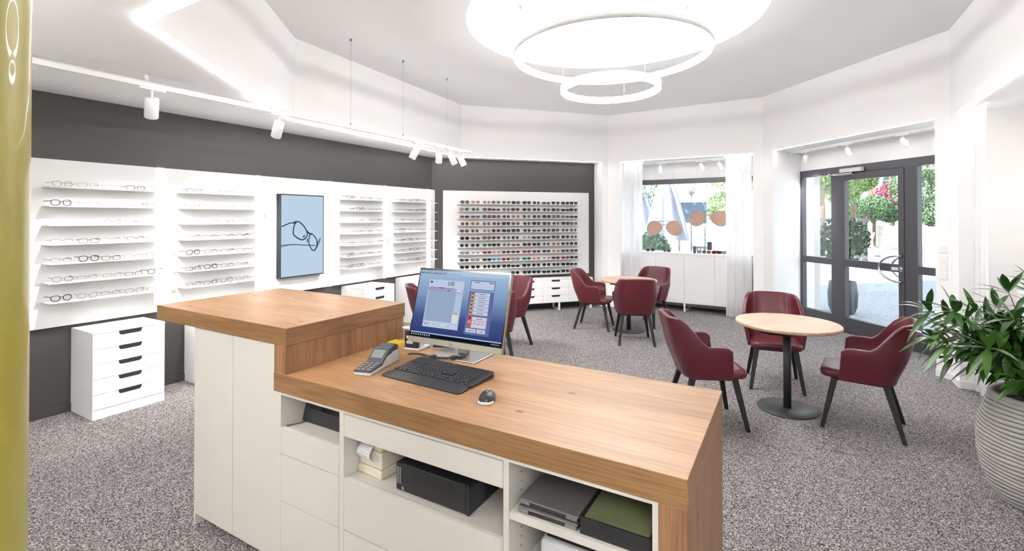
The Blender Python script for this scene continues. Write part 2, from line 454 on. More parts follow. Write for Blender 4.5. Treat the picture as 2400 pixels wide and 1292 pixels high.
# olive column at the left edge of the view
c = (-1.45, 1.211)
struct('wall_column_olive', MB().lathe([(.165, 0), (.165, ZS)], 64, (c[0], c[1], 0)), 'olive')

# ------------------------------------------------------------ light strips along the octagon and the headers
def strip(a, b, label, w=.028, z=ZS, inset=.0, name='light_strip'):
    a = Vector(a); b = Vector(b); d = (b - a).normalized(); L = (b - a).length
    t = thing(name, label, 'light strip', (a.x, a.y, z), math.atan2(d.y, d.x), 'light strips along the ceiling step')
    mb = MB().box(.0, L, -w, 0, -.013 if w > .02 else -.008, .0)
    obj('diffuser', mb, 'led', t)
    mb = MB().box(.0, L, -w - .003, -w, -.004, .0).box(.0, L, 0, .003, -.004, 0)
    obj('profile', mb, 'lampwhite', t)
    return t
strip(V4, V5, 'long diagonal light strip on the ceiling step at upper left')
strip(V5, V6, 'light strip on the ceiling step leaving the top edge of the view at left')
strip(V3, V4, 'light strip on the ceiling step running behind the spotlight track')
hdr = [(WS.p(1.70), WS.p(4.344), 'thin light strip over the dark recess of the sunglasses wall'),
       (WW.p(-3.033), WW.p(-.835), 'thin light strip over the curtained window recess'),
       (WD.p(-6.553), WD.p(-4.166), 'thin light strip over the glazed entrance recess'),
       (WR.p(-6.22), WR.p(-2.6), 'bright light strip over the curtained recess at far right')]
for i, (a, b, lb) in enumerate(hdr):
    # order so that the strip sits just inside the recess
    strip(b, a, lb, w=.016)

# ------------------------------------------------------------ ring pendants
def ring(name, label, R, z, wires):
    t = thing(name, label, 'pendant lamp', (DC[0], DC[1], z), 0)
    w, h = .018, .03
    n = 96
    def band(prof, mat, nm):
        obj(nm, MB().lathe(prof, n), mat, t)
    # housing: the outer face and top lip; diffuser: inner, lower and upper glowing faces
    band([(R + w, -h), (R + w + .004, -h), (R + w + .004, h), (R + w, h), (R + w, -h)], 'lampwhite', 'housing')
    band([(R + w, -h), (R - w, -h - .004), (R - w, h)], 'ring', 'diffuser')
    band([(R - w, h), (R - w, h + .003), (R + w + .004, h + .003), (R + w + .004, h)], 'lampwhite', 'top_cover')
    for (a, zt) in wires:
        x, y = R * cos(a), R * sin(a)
        d = ((DR ** 2 - x * x - y * y)) / DR ** 2
        ztop = (ZC + .42 * math.sqrt(max(d, 0)) - z)
        wo = obj('wire', MB().cyl((x, y, h), (x, y, ztop), .0012, n=5), 'greymetal', t)
        obj('ceiling_mount', MB().cyl((x, y, ztop - .03), (x, y, ztop + .005), .012, n=10), 'greymetal', wo)
    return t
ring('ring_lamp', 'large glowing white ring lamp hanging under the round ceiling dome', .935, 3.27, [(D2R(a), 0) for a in (160, 250, 20, 290)])
ring('ring_lamp', 'small glowing white ring lamp hanging lowest under the large ring', .465, 2.93, [(D2R(a), 0) for a in (180, 60, 300)])

# unseen fill lamps, added out of view to brighten the service side and soffit
for i, (x, y) in enumerate(((-2.9, .7), (.2, -1.5))):
    t = thing('added_fill_lamp', ('added unseen fill lamp, a white disc over the service side, nearer the dark wall', 'added unseen fill lamp, a white disc over the service side, behind the viewer')[i], 'pendant lamp', (x, y, 2.26), 0)
    obj('housing', MB().lathe([(.452, -.02), (.456, -.02), (.456, .02), (.452, .02)], 48), 'lampwhite', t)
    obj('diffuser', MB().lathe([(.001, -.018), (.452, -.018)], 48, smooth=False), 'fill_led_down', t)
    obj('uplight', MB().lathe([(.452, .018), (.001, .018)], 48, smooth=False), 'fill_led_up', t)
    for k in range(3): obj('wire', MB().cyl((.3 * cos(2.1 * k), .3 * sin(2.1 * k), .018), (.3 * cos(2.1 * k), .3 * sin(2.1 * k), ZS - 2.26), .0012, n=5), 'greymetal', t)
# ------------------------------------------------------------ spotlight tracks
def sp_head(parent, base, aim, L=.15, r=.045, stem=.055, lit=True):
    """cylindrical head hanging by a stem; aim = direction of the beam"""
    aim = Vector(aim).normalized(); b = Vector(base)
    piv = b + Vector((0, 0, -stem))
    obj('stem', MB().cyl(b, piv, .008, n=10), 'lampwhite', parent)
    q = piv + aim * L
    hd = MB().tube([piv, piv + aim * .004, q - aim * .004, q], [r - .004, r, r, r - .003], 28)
    h = obj('lamp_head', hd, 'lampwhite', parent)
    ln = MB().cyl(q - aim * .012, q + aim * .0006, r * .62, n=20)
    obj('lens', ln, 'spotface' if lit else 'greypl', h)
    return q, aim
def spotlight_lamp(loc, aim, power, size=70, blend=.6, rad=.03):
    l = bpy.data.lights.new('spotlight_beam', 'SPOT'); l.energy = power; l.spot_size = D2R(size); l.spot_blend = blend
    l.shadow_soft_size = rad; l.color = (1, .97, .93)
    o = bpy.data.objects.new('spotlight_beam', l); COL.objects.link(o); o.location = loc
    o.rotation_euler = Vector(aim).to_track_quat('-Z', 'Y').to_euler()
TZ = 2.61
t = thing('spotlight_track', 'white spotlight track along the ceiling above the dark wall', 'lighting track', (*WL.p(.2, -1.27), TZ), WL.a)
obj('rail', MB().box(0, 5.65, -.018, .018, 0, .034).box(.0, 5.65, -.022, .022, .034, .04), 'lampwhite', t, bevel=.002)
for x in (.35, 1.5, 2.35):
    obj('bracket', MB().cyl((x, 0, .04), (x, 0, ZS - TZ), .012, n=12), 'lampwhite', t)
for px, k in ((3.39, 0), (4.20, 1), (5.07, 2)):
    w = obj('wire', MB().cyl((px, 0, .04), (px, 0, ZC - TZ), .0012, n=5), 'greymetal', t)
    obj('ceiling_mount', MB().cyl((px, 0, ZC - TZ - .025), (px, 0, ZC - TZ), .012, n=10), 'greymetal', w)
    obj('grip', MB().cyl((px, 0, .038), (px, 0, .06), .008, n=8), 'greymetal', w)
sp = [(1.735, (-.40, .48, -1), 'spotlight hanging straight down, leftmost on the track'),
      (2.76, (-.52, .50, -1), 'second spotlight from left on the track, at the light strip bend'),
      (4.66, (-.55, .10, -1), 'spotlight tilted left, first of four at the track far end'),
      (5.10, (-.12, .45, -1), 'spotlight pointing down, second of four at the track far end'),
      (5.35, (.42, .35, -1), 'spotlight tilted right, third of the four at the far end of the track'),
      (5.56, (.48, .30, -1), 'spotlight tilted right, last at the far end of the track')]
for i, (tt, aim, lb) in enumerate(sp):
    p = WL.p(tt, -1.27)
    g = thing('spotlight', 'white ' + lb, 'spotlight', (p[0], p[1], TZ), 0, 'spotlights on the wall track')
    mb = MB().box(-.085, .085, -.017, .017, -.016, 0); mb.tf(Matrix.Rotation(WL.a, 4, 'Z'))
    obj('adapter', mb, 'lampwhite', g, bevel=.002)
    q, a = sp_head(g, (0, 0, -.016), aim, L=.155 if i < 2 else .15)
    spotlight_lamp(Vector(p).to_3d() + Vector((0, 0, TZ)) + q + a * .02, a, (55, 75, 60, 55, 45, 45)[i], 82)
# tracks in the recesses
def rec_track(wall, t0, t1, off, label, heads, grp):
    p = wall.p(t0, off)
    t = thing('spotlight_track', label, 'lighting track', (p[0], p[1], ZS - .035), wall.a)
    obj('rail', MB().box(0, t1 - t0, -.018, .018, 0, .035), 'lampwhite', t, bevel=.002)
    for tt, aim, lb, pw in heads:
        q0 = wall.p(tt, off)
        g = thing('spotlight', lb, 'spotlight', (q0[0], q0[1], ZS - .035), 0, grp)
        mb = MB().box(-.085, .085, -.017, .017, -.016, 0); mb.tf(Matrix.Rotation(wall.a, 4, 'Z'))
        obj('adapter', mb, 'lampwhite', g, bevel=.002)
        q, a = sp_head(g, (0, 0, -.016), aim, L=.12, r=.036, stem=.04)
        if pw: spotlight_lamp(Vector((q0[0], q0[1], ZS - .035)) + q + a * .02, a, pw, 80)
rec_track(WD, -6.75, -4.2, .40, 'white lighting track in the ceiling of the entrance recess',
          [(-5.62, (-.35, -1.0, -1.0), 'small white spotlight in the entrance recess above the door closer', 20),
           (-4.85, (-.25, -1.0, -.9), 'small white spotlight in the entrance recess, right one near the header end', 20),
           (-6.35, (.3, .3, -1), 'small white spotlight in the entrance recess, left one near the jamb', 25)], 'spotlights in the entrance recess')
rec_track(WW, -2.95, -.95, .38, 'white lighting track in the ceiling of the curtained window recess',
          [(-2.40, (-.1, -.25, -1), 'small white spotlight in the window recess above the left giant sunglasses', 15),
           (-1.70, (.15, -.7, -1), 'small white spotlight in the window recess above the right giant sunglasses', 15),
           (-1.40, (.3, -.7, -1), 'small white spotlight in the window recess beside the right curtain', 15)], 'spotlights in the window recess')
rec_track(WR, -6.1, -3.0, .45, 'white lighting track in the ceiling of the recess at far right',
          [(-5.6, (.55, -.2, -1), 'small white spotlight high in the recess at far right', 22),
           (-4.6, (.6, -.2, -1), 'small white spotlight in the far right recess at the picture edge', 30)], 'spotlights in the right recess')

# ------------------------------------------------------------ entrance (door_1)
d1 = bpy.data.objects.new('door_1', None); COL.objects.link(d1); d1['kind'] = 'structure'
d1.location = (*WD.p(0, DB), 0); d1.rotation_euler = (0, 0, WD.a)
A = -.035; B = .035
fr = MB()
fr.box(-6.80, -4.05, A, B, 2.30, 2.405); fr.box(-6.08, -5.07, .031, .034, 2.27, 2.31); fr.box(-6.80, -6.74, A, B, 0, 2.30); fr.box(-6.08, -5.07, A, B, 0, .010); fr.box(-6.19, -6.075, A, B, 0, 2.30)
fr.box(-5.078, -4.915, A, B, 0, 2.30); fr.box(-4.20, -4.05, A, B, 0, 2.3)
fr.box(-6.74, -6.19, A, B, 0, .225); fr.box(-6.74, -6.19, A, B, .957, 1.05)
fr.box(-4.915, -4.20, A, B, 0, .225); fr.box(-4.915, -4.20, A, B, .96, 1.055)
obj('door_frame', fr, 'alu', d1, bevel=.003)
lf = MB(); A2 = -.045
lf.box(-6.072, -5.949, A2, .03, .012, 2.296); lf.box(-5.153, -5.081, A2, .03, .012, 2.296)
lf.box(-5.949, -5.153, A2, .03, .012, .222); lf.box(-5.949, -5.153, A2, .03, .957, 1.057); lf.box(-5.949, -5.153, A2, .03, 2.198, 2.296)
leaf = obj('door_leaf', lf, 'alu', d1, bevel=.003)
def pane(nm, x0, x1, z0, z1, par):
    return obj(nm, MB().box(x0, x1, .004, .012, z0, z1), 'glass', par)
pane('glass_pane', -6.74, -6.19, .225, .957, d1); pane('glass_pane', -6.74, -6.19, 1.05, 2.30, d1)
pane('glass_pane', -4.915, -4.20, .225, .96, d1); pane('glass_pane', -4.915, -4.20, 1.055, 2.30, d1)
pane('door_glass', -5.949, -5.153, .222, .957, leaf); pane('door_glass', -5.949, -5.153, 1.057, 2.198, leaf)
# handle, a half ring on each side
for sy, nm in ((-1, 'handle'), (1, 'handle')):
    pts = []
    for k in range(25):
        a = pi / 2 + pi * k / 24
        pts.append((-5.10 + .155 * 1.0 + .29 * cos(a) * 0.93 - .155, sy * .10, 1.005 + .165 * sin(a)))
    pts = [(-5.10, sy * .03, pts[0][2])] + pts + [(-5.10, sy * .03, pts[-1][2])]
    obj(nm, MB().tube(pts, .013, 12), 'steel', leaf)
pl = obj('door_plate', MB().box(-5.245, -5.145, -.052, -.045, .975, 1.025), 'steel', leaf, bevel=.001)
obj('door_plate_inlay', MB().box(-5.236, -5.154, -.0535, -.0515, .985, 1.015), 'paper', leaf)
RX = Matrix.Rotation(pi / 2, 4, 'X')
text_obj('plate_lettering', 'Drücken', .02, 'ink', leaf, Matrix.Translation((-5.195, -.054, 1.0)) @ RX)
obj('lock_cylinder', MB().cyl((-5.115, -.045, 1.0), (-5.115, -.058, 1.0), .017, n=20).box(-5.137, -5.093, -.05, -.045, .965, 1.035), 'steel', leaf)
cl = obj('door_closer', MB().box(-5.98, -5.63, -.10, -.045, 2.305, 2.362), 'greypl', d1, bevel=.004)
obj('closer_arm', MB().tube([(-5.80, -.072, 2.303), (-5.80, -.072, 2.285), (-6.02, -.14, 2.285), (-6.14, -.10, 2.285)], .009, 8).tube([(-6.14, -.10, 2.285), (-5.78, -.05, 2.268)], .007, 8).cyl((-6.16, -.09, 2.27), (-6.16, -.09, 2.31), .018, n=14), 'steel', cl)
# lettering on the glass, read from the street
me = text_mesh('Wir sehen uns.', .092)
me.transform(Matrix.Translation((-5.60, .0145, 1.108)) @ Matrix.Rotation(pi, 4, 'Z') @ RX); me.materials.append(M['sheer'])
link('glass_lettering', me, leaf)

# ------------------------------------------------------------ window (window_1) behind the curtain
w1 = bpy.data.objects.new('window_1', None); COL.objects.link(w1); w1['kind'] = 'structure'
w1.location = (*WW.p(0, WB), 0); w1.rotation_euler = (0, 0, WW.a)
obj('window_frame', MB().box(-3.10, -.80, -.03, .04, 2.30, 2.392).box(-3.10, -3.04, -.03, .04, .98, 2.30).box(-.86, -.80, -.03, .04, .98, 2.3).box(-3.10, -.80, -.03, .04, .98, 1.01), 'alu', w1, bevel=.003)
obj('glass_pane', MB().box(-3.04, -.86, .0, .01, 1.01, 2.30), 'glass', w1)

# ------------------------------------------------------------ curtains
def curtain(wall, t0, t1, off, label, top=ZS - .03, grp='sheer white curtains', waves=9, amp=.013, seed=1):
    rr = random.Random(seed)
    L = t1 - t0; nx = waves * 8; nz = 10; vs = []; fs = []
    for j in range(nz + 1):
        z = .012 + (top - .012) * j / nz
        for i in range(nx + 1):
            u = i / nx; ph = u * waves * 2 * pi
            k = 1 - .35 * j / nz
            y = amp * k * sin(ph + .4 * sin(3 * u * pi + j * .12)) + .012 * sin(u * 23 + j * .2)
            vs.append((u * L + .01 * sin(ph * 2), y, z))
    for j in range(nz):
        for i in range(nx):
            a = j * (nx + 1) + i; fs.append((a, a + 1, a + nx + 2, a + nx + 1))
    p = wall.p(t0, off)
    t = thing('curtain', label, 'curtain', (p[0], p[1], 0), wall.a, grp)
    mb = MB(); mb.add(vs, fs, 0, True)
    obj('curtain_cloth', mb, 'sheer', t)
    obj('curtain_rail', MB().box(-.02, L + .02, -.012, .012, top, ZS), 'lampwhite', t)
curtain(WW, -3.02, -2.655, .12, 'sheer white curtain at the left side of the window with the giant sunglasses', waves=7, seed=2)
curtain(WW, -1.255, -.86, .12, 'sheer white curtain at the right side of the window with the giant sunglasses', waves=7, seed=3)
curtain(WR, -6.42, -5.86, .12, 'sheer white curtain beside the light switches, in front of the right recess', waves=8, amp=.016, seed=4)

# ------------------------------------------------------------ display panels on the left wall
SH = [1.909 - .1572 * i for i in range(7)]
PANELNAME = {0: 'leftmost panel', 1: 'panel left of screen', 3: 'panel right of screen', 4: 'corner panel'}
YF = -.20            # shelf front, local
for k in range(5):
    x0 = (1.30 if k == 0 else 2.395 + 1.005 * (k - 1)); x1 = 2.29 + 1.005 * k
    if k == 4: x1 = 2.29 + 1.005 * 4
    if k == 0: x0 = .6
    p = WL.p(0, 0)
    lb = {0: 'tall white wall panel with glasses shelves, leftmost beside the olive column',
          1: 'tall white wall panel with glasses shelves, left of the blue screen',
          2: 'tall plain white wall panel carrying the blue screen',
          3: 'tall white wall panel with glasses shelves, right of the blue screen',
          4: 'tall white wall panel with glasses shelves, nearest the room corner'}[k]
    t = thing('glasses_shelving', lb, 'display panel', (*WL.p(x0), .742), WL.a, 'white display panels on the dark wall')
    w = x1 - x0
    obj('back_panel', MB().box(0, w, -.04, 0, 0, 1.40), 'board', t, bevel=.002)
    e = obj('light_strip', MB().box(w + .028, w + .078, -.030, -.018, 0.0, 1.40), 'ledp', t)
    obj('strip_channel', MB().box(w, w + .105, -.018, 0, 0, 1.40), 'board', t)
    if k == 4:
        obj('end_strip', MB().box(w + .105, w + .215, -.04, 0, 0, 1.40), 'board', t, bevel=.002)
    if k != 2:
        sx = 1.48 + 1.005 * k - x0
        for z in SH:
            zz = z - .742
            s = MB().prism([(sx, -.04), (sx + .90, -.04), (sx + .90, YF), (sx, YF)], zz - .009, zz)
            obj('shelf', s, 'board', t, bevel=.002)

# the screen
t = thing('display_screen', 'upright wall screen with a black frame showing a pair of glasses on pale blue', 'screen', (*WL.p(3.56, -.04), .93), WL.a)
SW, SHh = .62, 1.012
obj('frame', MB().box(0, SW, -.07, 0, 0, SHh), 'blackpl', t, bevel=.003)
obj('screen', MB().box(.014, SW - .014, -.0715, -.070, .014, SHh - .014), emit('pale_blue_screen', srgb(196, 218, 240), .92 * SCR), t)
navy = emit('dark_blue_screen_line', srgb(52, 74, 104), .8 * SCR); navy2 = emit('mid_blue_screen_line', srgb(120, 150, 184), .85 * SCR)
def flat_line(pts, w, y, mb, closed=False):
    """ribbon in the xz plane"""
    P = [Vector((a, b)) for a, b in pts]; n = len(P); ws = w if isinstance(w, list) else [w] * n
    L_, R_ = [], []
    for i in range(n):
        a = P[(i - 1) % n] if (closed or i) else P[i]; b = P[(i + 1) % n] if (closed or i < n - 1) else P[i]
        d = (b - a).normalized(); q = Vector((-d.y, d.x)) * ws[i] * .72
        L_.append(P[i] + q); R_.append(P[i] - q)
    vs = [(v.x, y, v.y) for v in L_] + [(v.x, y, v.y) for v in R_]
    fs = [(i, (i + 1) % n, n + (i + 1) % n, n + i) for i in range(n if closed else n - 1)]
    mb.add(vs, fs)
def smooth(pts, n=6, closed=False):
    out = []; N = len(pts)
    rng = range(N if closed else N - 1)
    for i in rng:
        p0, p1, p2, p3 = [Vector(pts[j % N] if closed else pts[min(max(j, 0), N - 1)]) for j in (i - 1, i, i + 1, i + 2)]
        for k in range(n):
            u = k / n
            out.append(.5 * ((2 * p1) + (-p0 + p2) * u + (2 * p0 - 5 * p1 + 4 * p2 - p3) * u * u + (-p0 + 3 * p1 - 3 * p2 + p3) * u ** 3))
    if not closed: out.append(Vector(pts[-1]))
    return out
# picture coordinates measured on the screen (fractions of width / height from the lower left)
def sc(x, y): return (.014 + x * (SW - .028), .014 + y * (SHh - .028))
mb = MB(); Y0 = -.0722
rimA = smooth([sc(*p) for p in [(.31, .655), (.27, .53), (.36, .475), (.48, .445), (.58, .475), (.60, .535), (.52, .615), (.40, .672)]], closed=True)
flat_line(rimA, .011, Y0, mb, True)
rimB = smooth([sc(*p) for p in [(.665, .505), (.64, .42), (.665, .36), (.74, .305), (.80, .315), (.845, .38), (.825, .45), (.72, .515)]], closed=True)
flat_line(rimB, .010, Y0, mb, True)
flat_line([Vector(sc(*p)) for p in [(.58, .555), (.66, .52), (.71, .508)]], .014, Y0, mb)
flat_line(smooth([sc(*p) for p in [(0, .615), (.12, .642), (.22, .66), (.33, .655)]]), .009, Y0, mb)
flat_line(smooth([sc(*p) for p in [(.28, .66), (.34, .668)]]), .022, Y0, mb)
flat_line(smooth([sc(*p) for p in [(.50, .475), (.545, .50)]]), .013, Y0, mb)
flat_line(smooth([sc(*p) for p in [(.60, .455), (.605, .425), (.59, .415)]]), .010, Y0, mb)
flat_line(smooth([sc(*p) for p in [(0, .385), (.22, .392), (.5, .38), (.8, .365)]]), .007, Y0, mb)
flat_line(smooth([sc(*p) for p in [(.79, .30), (.84, .34), (.87, .385)]]), .008, Y0, mb)
obj('picture_glasses', mb, [navy], t)
mb = MB()
flat_line(smooth([sc(*p) for p in [(0, .37), (.2, .39), (.3, .385)]]), .006, Y0 + .0002, mb)
flat_line(smooth([sc(*p) for p in [(.85, .38), (.90, .42), (.93, .46)]]), [.03] * 6 + [.02] * 6 + [.012], Y0 + .0002, mb)
obj('picture_shade', mb, [navy2], t)

# ------------------------------------------------------------ spectacles
def lens_path(kind, w, h, n=22):
    out = []
    e = {'round': 2.0, 'panto': 2.4, 'rect': 4.2, 'aviator': 2.3, 'cat': 3.0, 'sport': 2.6}[kind]
    for i in range(n):
        a = 2 * pi * i / n
        c_, s_ = cos(a), sin(a)
        x = math.copysign(abs(c_) ** (2 / e), c_) * w / 2; z = math.copysign(abs(s_) ** (2 / e), s_) * h / 2
        if kind == 'aviator': x *= 1 + .16 * (z / h) - .0; z = z * (1.12 if z < 0 else .92)
        if kind == 'panto' or kind == 'cat': x *= 1 + .22 * (z / h)
        if kind == 'cat' and z > 0: z += .10 * abs(x)
        out.append((x, z))
    return out
def glasses_meshes(kind, w, h, rim, bridge=.018, half=False, tem=.125, thick=1.0, k_=1.16):
    w, h, rim, bridge, tem = w * k_, h * k_, rim * k_, bridge * k_, tem * k_
    """local: x right, y towards the wall (temples), z up, lowest rim at z=0"""
    P = lens_path(kind, w, h); zc = -min(p[1] for p in P) + rim
    cx = w / 2 + bridge / 2
    fr = MB(); ln = MB()
    for sgn in (-1, 1):
        q = [(sgn * (cx + p[0]), .012 * ((abs(cx + p[0]) / (2 * cx)) ** 2), zc + p[1]) for p in P]
        if half:
            up = [q[i] for i in range(len(q)) if P[i][1] > -h * .12]
            up.sort(key=lambda a: a[0]); fr.tube(up, rim, 5)
        else: fr.tube(q, rim, 5, closed=True)
        ln.add([(a, b - .001, c_) for a, b, c_ in q], [tuple(range(len(q)))] if sgn > 0 else [tuple(range(len(q) - 1, -1, -1))])
    fr.tube([(-bridge / 2 - .002, 0, zc + h * .18), (0, -.002, zc + h * .24), (bridge / 2 + .002, 0, zc + h * .18)], rim, 5)
    te = []
    for sgn in (-1, 1):
        x = sgn * (cx + w / 2 + .002)
        tm = MB().tube([(x - sgn * .004, .010, zc + h * .3), (x, .018, zc + h * .3), (x, .018 + tem * .62, zc + h * .26), (x * .97, .018 + tem * .85, zc + h * .05), (x * .95, .018 + tem, zc - h * .42)], [rim * thick, rim * thick, rim * thick, rim * 1.1 * thick, rim * 1.2 * thick], 5)
        te.append(tm.mesh('temple', ['ink']))
    return fr.mesh('rim', ['ink']), ln.mesh('lens', ['clear']), te
KINDS = {}
for nm, a in {'round thin': ('panto', .046, .038, .0013), 'rectangular': ('rect', .050, .030, .0019), 'half-rim': ('rect', .050, .032, .0016),
              'thick round': ('panto', .048, .040, .0026), 'metal': ('cat', .050, .033, .0012)}.items():
    KINDS[nm] = glasses_meshes(*a, half=(nm == 'half-rim'))
SUNK = {'square': glasses_meshes('rect', .054, .041, .0030, thick=1.1), 'round': glasses_meshes('round', .047, .044, .0020, thick=.9),
        'aviator': glasses_meshes('aviator', .056, .044, .0016, thick=.8), 'cat-eye': glasses_meshes('cat', .055, .041, .0034), 'sporty': glasses_meshes('sport', .060, .034, .0030, bridge=.012)}
FRC = {}
def frcol(nm, rgb, rough=.35, metal=0.0):
    FRC[nm] = paint('frame_' + nm.replace(' ', '_'), srgb(*rgb), rough, metal=metal)
for n_, c_ in {'black': (20, 20, 22), 'dark brown': (58, 38, 30), 'grey': (92, 92, 96), 'silver': (140, 138, 136), 'red-brown': (150, 66, 50), 'rose': (216, 150, 150),
               'brown': (120, 80, 52), 'burgundy': (104, 28, 44), 'red': (176, 34, 52), 'orange': (228, 150, 86), 'green': (24, 120, 92), 'olive': (120, 128, 60),
               'light blue': (80, 160, 196), 'white': (226, 224, 222), 'tan': (206, 176, 150), 'yellow': (214, 186, 96), 'slate': (70, 76, 88)}.items(): frcol(n_, c_)
LNC = {}
for n_, (c_, mx) in {'black': ((60, 60, 62), .06), 'brown': ((128, 96, 72), .06), 'grey': ((130, 132, 136), .06), 'rose': ((206, 160, 160), .06), 'olive': ((120, 130, 90), .06),
               'green': ((40, 120, 96), .06), 'blue': ((110, 170, 200), .06), 'pale': ((200, 200, 202), .06), 'plum': ((110, 60, 72), .06), 'amber': ((214, 160, 110), .06)}.items():
    LNC[n_] = see_through('tinted_lens_' + n_, srgb(*[int(v * .82) for v in c_]), mx, .1)
def place_glasses(parts, mat, lens, name, label, cat, loc, rz, grp):
    r, l, te = parts
    t = thing(name, label, cat, loc, rz, grp)
    def put(nm, me, mt):
        o = bpy.data.objects.new(nm, me); COL.objects.link(o); o.parent = t
        o.material_slots[0].link = 'OBJECT'; o.material_slots[0].material = mt
    put('rim', r, mat); put('lens', l, lens)
    for x in te: put('temple', x, mat)
    return t
rg = random.Random(11)
kn = list(KINDS)
for k in (0, 1, 3, 4):
    cols = {0: ['black', 'silver', 'silver', 'dark brown', 'silver'], 1: ['black', 'black', 'dark brown', 'black', 'grey'],
            3: ['grey', 'silver', 'dark brown', 'grey', 'silver'], 4: ['black', 'dark brown', 'grey', 'black', 'black']}[k]
    for i, z in enumerate(SH):
        cnt = 5
        for j in range(cnt):
            col = cols[(j + i * 2) % 5]
            if k == 0: col = [['black', 'silver', 'rose', 'black', 'silver'], ['black', 'grey', 'silver', 'black', 'grey'], ['rose', 'silver', 'black', 'black', 'silver'], ['grey', 'dark brown', 'silver', 'black', 'grey'],
                              ['grey', 'black', 'dark brown', 'silver', 'grey'], ['black', 'grey', 'silver', 'grey', 'black'], ['black', 'grey', 'dark brown', 'black', 'grey']][i][j]
            if k == 1 and i == 3: col = ['red-brown', 'dark brown', 'black', 'black', 'grey'][j]
            kd = kn[(i * 3 + j * 2 + k) % 5]
            if col in ('silver', 'rose'): kd = 'metal'
            if k == 1 and i in (0, 1, 2): kd = 'round thin' if j % 2 else 'rectangular'
            if k == 0 and (i, j) in ((1, 0), (4, 1), (6, 0)): kd = 'thick round'; 
            x = 1.48 + 1.005 * k + .10 + .168 * j + rg.uniform(-.008, .008)
            p = WL.p(x, -.150 + rg.uniform(-.005, .006))
            lb = '%s %s glasses, %s from left on %s shelf of %s' % (col, kd, ORD[j], ORD[i], PANELNAME[k])
            place_glasses(KINDS[kd], FRC[col], M['clear'], 'glasses', lb, 'glasses', (p[0], p[1], z + .0004), WL.a + rg.uniform(-.12, .12), 'glasses on the ' + PANELNAME[k])

# ------------------------------------------------------------ sunglasses board on the back wall
t = thing('sunglasses_board', 'wide white wall board with eleven rows of sunglasses above the low drawers', 'display board', (*WS.p(0, SB), .60), WS.a)
obj('back_panel', MB().box(1.41, 4.206, -.04, 0, 0, 1.533), 'board', t, bevel=.002)
SR = [1.903 - .1257 * i for i in range(11)]
for z in SR:
    obj('shelf', MB().box(1.66, 3.95, -.15, -.04, z - .60 - .010, z - .60), 'board', t, bevel=.0015)
GX = [1.765, 1.955, 2.163, 2.335, 2.521, 2.694, 2.909, 3.095, 3.291, 3.478, 3.667, 3.839]
CODE = {'k': ('black', 'black'), 'p': ('rose', 'rose'), 'g': ('grey', 'grey'), 'y': ('olive', 'olive'), 'b': ('brown', 'brown'), 's': ('slate', 'grey'), 'm': ('burgundy', 'plum'),
        'o': ('red-brown', 'brown'), 't': ('tan', 'amber'), 'r': ('red', 'plum'), 'v': ('olive', 'green'), 'e': ('green', 'green'), 'c': ('light blue', 'blue'), 'l': ('white', 'pale'),
        'a': ('orange', 'pale'), 'w': ('black', 'pale'), 'Y': ('yellow', 'amber')}
ROWS = ['kppgykkkbkkk', 'bsbbgbkkkkkk', 'msoompykkkkk'.replace('oo', 'so'), 'btgmkgkkkkks', 'bbtkkkkbkkgs', 'kbsrgklkkkko', 'kkvkgokkgtkk', 'wlragmrmkYkk'.replace('g', 'm'), 'kwkcrwealmrk', 'kkkkkkkkkkkk', '.....kkkkkk.']
sk = list(SUNK)
for i, z in enumerate(SR):
    for j, ch in enumerate(ROWS[i]):
        if ch == '.': continue
        fc, lc = CODE[ch]
        kd = sk[(i * 7 + j * 3 + (i * j) % 4) % 5]
        if ch in 'pgt': kd = 'aviator' if j % 2 else 'round'
        if i in (7, 8): kd = 'sporty'
        p = WS.p(GX[j] + rg.uniform(-.006, .006), SB - .13 - .02)
        lb = '%s %s sunglasses, %s from left in %s row of the wide sunglasses board' % (fc, kd, ORD[j], ORD[i])
        place_glasses(SUNK[kd], FRC[fc], LNC[lc], 'sunglasses', lb, 'sunglasses', (p[0], p[1], z + .0004), WS.a + rg.uniform(-.1, .05), 'sunglasses on the wide board')

# ------------------------------------------------------------ drawer cabinets
def slot_handle(mb, xc, y, ztop, w=.17, h=.034):
    """dark cut-out at the top edge of a drawer front, narrower at the bottom, with rounded corners"""
    pts = [(-w / 2, 0), (w / 2, 0)]
    for k in range(6):
        a = (pi / 2) * k / 5
        pts.append((w / 2 - .006 - .018 * sin(a) - .0 , -h + .018 - .018 * (sin(a)) + 0 * a) if False else (w / 2 - .022 + .018 * cos(a), -h + .018 - .018 * sin(a)))
    for k in range(6):
        a = pi / 2 + (pi / 2) * k / 5
        pts.append((-w / 2 + .022 + .018 * cos(a), -h + .018 - .018 * sin(a)))
    n = len(pts)
    mb.add([(xc + a, y, ztop + b) for a, b in pts] + [(xc + a, y + .004, ztop + b) for a, b in pts],
           [tuple(range(n))[::-1], tuple(range(n, 2 * n))] + [(i, (i + 1) % n, n + (i + 1) % n, n + i) for i in range(n)])
